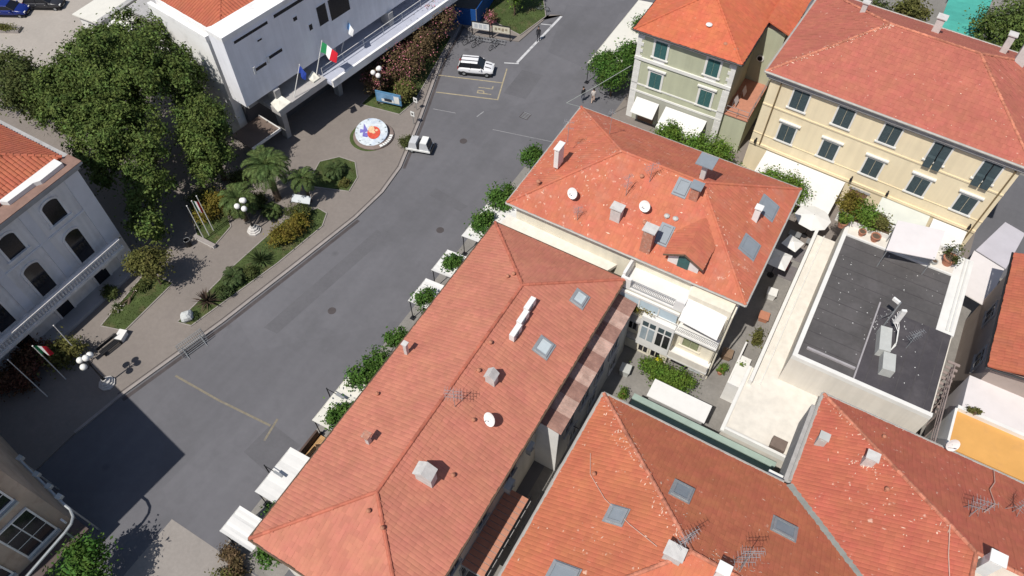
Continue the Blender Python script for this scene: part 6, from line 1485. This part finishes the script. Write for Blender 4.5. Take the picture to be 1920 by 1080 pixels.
plant('alley_plant', 'small creeping plant at the alley wall of the flat roof block', 'plant', (1.1, 36.3, 0), [(0, 0, .5, .5, .7, .5)], 700, .09, L_olive)
plant('wall_plant', 'small plant growing on the orange terrace wall', 'plant', (15.0, 33.6, 6.2), [(0, 0, .2, .4, .3, .25)], 400, .07, L_olive)
plant('gallery_vine', 'dry climbing plant between rusty veranda and glazed annexe', 'plant', (-7.9, 30.55, 5.2), [(0, 0, .5, 1.0, .3, .4), (1.0, 0, .5, .8, .3, .4)], 800, .07, L_ylw)
for (x, y, cl, lab) in [(-41.0, 48.2, [(0, 0, 2.1, 1.7, 1.8, 1.7), (.9, .8, 2.3, 1.3, 1.3, 1.3)], 'big pink oleander beside the parked white car'), (-40.6, 51.6, [(0, 0, 2.3, 1.7, 1.8, 1.7), (-.8, 1.0, 2.4, 1.3, 1.3, 1.3)], 'russet oleander in the middle of the long bed'), (-41.4, 55.3, [(0, 0, 2.5, 1.6, 1.7, 1.8), (.6, .9, 2.7, 1.2, 1.2, 1.2)], 'pinkest oleander at the far end of the bed by the hoarding'), (-42.2, 45.8, [(0, 0, 1.4, 1.1, 1.2, 1.0)], 'oleander at the near end of the bed behind the poster board'), (-39.0, 46.3, [(0, 0, 1.0, .9, .9, .8)], 'green oleander tip right of the poster board'), (-43.2, 57.6, [(0, 0, 2.1, 1.2, 1.2, 1.2)], 'white-flowered oleander behind the far globe lamp')]:
    plant('oleander', lab, 'shrub', (x, y, .15), cl, 3800, .10, L_ole if 'green' not in lab else L_olive, blossom=P_white if 'white-f' in lab else P_pink, bl_n=150 if 'russet' in lab or 'green' in lab else 620, group='oleanders in the long bed', sub=26)
plant('island_tree', 'green tree at the top edge on the traffic island', 'tree', (-36.6, 64.0, .1), [(0, 0, 3.4, 1.1, 1.1, 1.6), (.3, 1.0, 3.6, 1.0, 1.2, 1.4)], 3200, .12, L_bush, 2.0, .12)
plant('pink_oleander', 'small coral-pink bush on the traffic island', 'shrub', (-38.0, 61.2, .12), [(0, 0, .8, .6, .6, .6)], 700, .09, L_ole, blossom=P_pink, bl_n=300)
for (x, y, s, m_, lab) in [(10.6, 80.5, 1.25, L_holm, 'dark leafy tree at the top right corner'), (10.9, 75.6, .95, L_holm, 'dark tree just past the ridge of the rose roof'), (13.5, 84, 1.2, L_dark, 'tree beyond the corner tree at the right frame edge'), (14.5, 78.5, 1.1, L_holm, 'dense dark tree cut by the right frame edge'), (-1.5, 80.2, .6, L_dark, 'low tree left in the weedy back yard'), (1.5, 83.0, .6, L_olive, 'olive bush in the weedy back yard'), (3.6, 78.5, .5, L_olive, 'small scrub bush near the green netting'), (-4.2, 79.5, .6, L_dark, 'dark scrub behind the rose roof at its left')]:
    plant('yard_tree', lab, 'tree', (x, y, 0), [(0, 0, 3.8 * s, 2.6 * s, 2.6 * s, 2.2 * s), (1.3 * s, 1.0 * s, 3.2 * s, 1.8 * s, 1.8 * s, 1.6 * s), (-1.2 * s, -1.0 * s, 3.4 * s, 1.8 * s, 1.8 * s, 1.6 * s)], int(5200 * s), .15, m_, 2.0 * s, .2, sub=12)
T = thing('netting_roof', 'turquoise netting stretched over a frame in the back yard', 'netting', (6.4, 83, 0)); m = MB()
for k in range(5):
    y0, y1 = 79 + k * 2.4, 79 + (k + 1) * 2.4; z0, z1 = 3.2 + .25 * math.sin(k * 1.7), 3.2 + .25 * math.sin((k + 1) * 1.7)
    m.slab([(4.6, y0, z0), (8.6, y0, z0 + .2), (8.6, y1, z1 + .2), (4.6, y1, z1)], .04)
m.build('net', M('net_turquoise', (.07, .36, .30), .8, .12, .8), T)
posts(T, [(4.7, 79.2), (8.5, 79.2), (4.7, 90.5), (8.5, 90.5)], 0, 3.1, .06, grey)
for i, (x, y, z_) in enumerate([(-.2, 77.2, .5), (2.2, 77.6, .7), (.8, 79.0, .4), (-2.6, 77.0, .5)]):
    T = thing('yard_crate', ['white crate lying by the back yard fence', 'pale crate near the netting in the back yard', 'grey crate in the middle of the back yard', 'pale crate at the left of the back yard'][i], 'crate', (x, y, .02), .4 * i); m = MB(); m.box(-.6, .6, -.4, .4, 0, z_); m.build('body', unitw if i != 2 else grey, T, True); m = MB(); m.box(-.65, .65, -.45, .45, z_, z_ + .06); m.build('lid', stone, T, True)

# palms, cycads, yuccas
palm('date_palm', 'big date palm with dry inner fronds in front of the town hall', 'palm', (-41.2, 29.2, .12), 4.1, 44, 2.6, .55, L_palm, .3, 12)
palm('date_palm', 'smaller palm with yellowing fronds on the street side of the big palm', 'palm', (-38.5, 30.4, .12), 2.9, 22, 1.7, .4, L_palm, .16, 7)
palm('date_palm', 'bushy palm left of the big palm behind the globe lamp', 'palm', (-42.0, 25.9, .12), 2.6, 34, 2.1, .5, L_palm, .22, 3)
palm('cycad', 'round dark cycad alone on the small lawn', 'cycad', (-38.6, 34.2, .15), .5, 46, 1.35, .3, L_cyc, .2, 0, None, (-.1, 1.4))
palm('cycad', 'round dark cycad in the middle of the lawn strip', 'cycad', (-38.2, 20.3, .15), .5, 44, 1.3, .3, L_cyc, .2, 0, None, (-.1, 1.4))
palm('cycad', 'cycad at the foot of the big palm beside the globe lamp', 'cycad', (-40.3, 27.5, .12), .6, 30, 1.2, .28, L_palm, .2, 0, None, (0, 1.4))
sword_plant('yucca', 'spiky yucca next to the yellow-brown shrub on the lawn strip', 'yucca', (-37.7, 22.9, .15), 60, 1.4, .05, L_cyc)
sword_plant('dracaena', 'dark spiky dracaena near the lower tip of the lawn strip', 'dracaena', (-38.6, 17.5, .15), 60, 1.4, .045, leafm('leaf_bronze', (.085, .06, .045)))
sword_plant('agave', 'small spiky plant at the villa lawn edge', 'agave', (-44.6, 13.5, .15), 24, .5, .04, L_cyc)
T = thing('pale_boulder', 'pale grey boulder at the lower tip of the lawn strip', 'boulder', (-38.9, 15.6, .12)); m = MB(); m.sphere((0, 0, .35), .5, 12, .9); m.v = [(x * (1 + .18 * math.sin(5 * y + 3 * z)), y * (1 + .2 * math.cos(4 * x)), z * (1 + .15 * math.sin(6 * x + 2 * y))) for x, y, z in m.v]; m.build('rock', M('rock_pale', (.50, .52, .52), .95, .2, 5, .5, 12), T, True); plant('moss_tuft', 'mossy tuft hugging the pale boulder', 'plant', (-38.5, 15.9, .12), [(0, 0, .2, .35, .4, .2)], 400, .06, L_cyc)
plant('lawn_flowers', 'sparse flowering plants along the villa lawn', 'plant', (-44.1, 14.2, .15), [(-.5, 1.6, .15, .35, .9, .15), (-.3, -.6, .15, .3, .8, .15)], 700, .07, L_dark, blossom=P_white, bl_n=60)
T = thing('round_flower_bed', 'planter bed with shrubs beside the blue car at the top left', 'planter', (-83.4, 33.6, .12), R(28)); m = MB(); m.box(-2.5, 1.6, -.5, .5, 0, .3); m.build('kerb', kerbm, T, True); P_, N_ = crown_points([(-.5, 0, .4, 1.9, .45, .25)], 1500, 12); V_, F_ = leaf_quads(P_, N_, .08 * (.6 + .8 * RNG.random(len(P_)))); np_mesh('foliage', V_, F_, L_olive, T)
plant('entrance_shrub', 'shrub thicket before the shaded entrance of the low white building corner', 'shrub', (-20.6, 1.7, 0), [(0, 0, .6, 1.3, .5, .5), (-1.5, .3, .6, .9, .6, .5)], 2200, .08, L_olive)
plant('cafe_hedge', 'brownish low hedge in front of the lowest square awning', 'hedge', (-22.6, 3.1, 0), [(-.3, .2, .6, .8, .5, .5), (.8, -.5, .6, .8, .5, .5)], 2400, .08, L_ole)

for (x, y, r, m_, lab) in [(-38.2, 28.4, .95, L_dark, 'dark rounded shrub between yellow hedge and tilted panel'), (-37.6, 21.4, .6, L_dark, 'low dark shrub between cycad and yucca on the lawn strip'), (-37.9, 18.8, .55, L_cyc, 'low dark tuft between cycad and dracaena'), (-42.3, 27.6, .9, L_dark, 'dark shrub under the bushy palm'), (-43.6, 26.2, 1.0, L_olive, 'olive shrub behind the three-pole bed'), (-46.5, 25.4, 1.2, L_dark, 'dark shrub deep in the tree shadow behind the poles'), (-45.4, 28.8, 1.0, L_dark, 'dark shrub at the foot of the town hall stilts'), (-37.2, 33.6, .45, L_olive, 'small shrub at the corner of the small lawn'), (-44.2, 16.0, .5, L_dark, 'small dark shrub under the round tree'), (-46.0, 14.2, .6, L_dark, 'low shrub against the villa step')]:
    plant('park_shrub', lab, 'shrub', (x, y, .14), [(0, 0, r * .6, r, r * .95, r * .6), (r * .3, r * .3, r * .8, r * .6, r * .6, r * .4)], int(2600 * r), .075, m_, group='low shrubs in the square')

# clutter in the courts and alleys
for (x, y, h, m_, lab) in [(-6.6, 28.6, .7, unit, 'grey storage box against the alley end of the courtyard'), (-6.3, 24.3, .9, M('box_green', (.06, .14, .09), .6), 'green wheeled bin beside the lean-to'), (.6, 24.8, .8, unit, 'grey bin at the right end of the lean-to'), (.9, 38.6, .5, terra, 'terracotta trough along the side walkway'), (-.4, 33.8, .6, M('box_brown2', (.22, .15, .10), .8), 'brown crate below the patched roof eave'), (.7, 41.0, .7, offwhite, 'white cabinet beside the patio rugs')]:
    T = thing('storage_box', lab, 'box', (x, y, .01), .1); m = MB(); m.hexa([(-.3, -.3, 0), (.3, -.3, 0), (.3, .3, 0), (-.3, .3, 0)], [(-.36, -.36, h), (.36, -.36, h), (.36, .36, h), (-.36, .36, h)]); m.build('body', m_, T, True)
    m = MB(); m.box(-.4, .4, -.4, .4, h, h + .07); m.build('lid', m_, T, True)
for (x, y, lab) in [(-.3, 32.2, 'potted plant by the balcony corner in the alley'), (-1.2, 28.2, 'potted plant at the white shed corner'), (1.0, 33.0, 'potted plant at the outside stair'), (-5.9, 26.6, 'potted plant left of the white shed')]:
    T = thing('potted_plant', lab, 'potted plant', (x, y, .01), 0, 'potted plants in the alleys'); m = MB(); m.lathe((0, 0, 0), [(.18, 0), (.26, .38), (.29, .38), (.29, .44), (.22, .44)], 12); m.build('pot', terra, T, True)
    P_, N_ = crown_points([(0, 0, .75, .38, .38, .35)], 420, 10); V_, F_ = leaf_quads(P_, N_, .07 * (.6 + .8 * RNG.random(len(P_)))); np_mesh('foliage', V_, F_, L_bush, T)
for (x, y, s, lab) in [(-29.5, 22.0, .34, 'round manhole cover in the middle of the street'), (-26.6, 33.5, .34, 'round manhole cover near the middle awnings'), (-30.8, 44.0, .36, 'round manhole cover near the parking bay')]:
    m = MB(); m.lathe((x, y, 0), [(s, -.02), (s, .008), (s * .86, .012)], 20); tag(m.build('manhole_cover', gutterm), kind='structure')
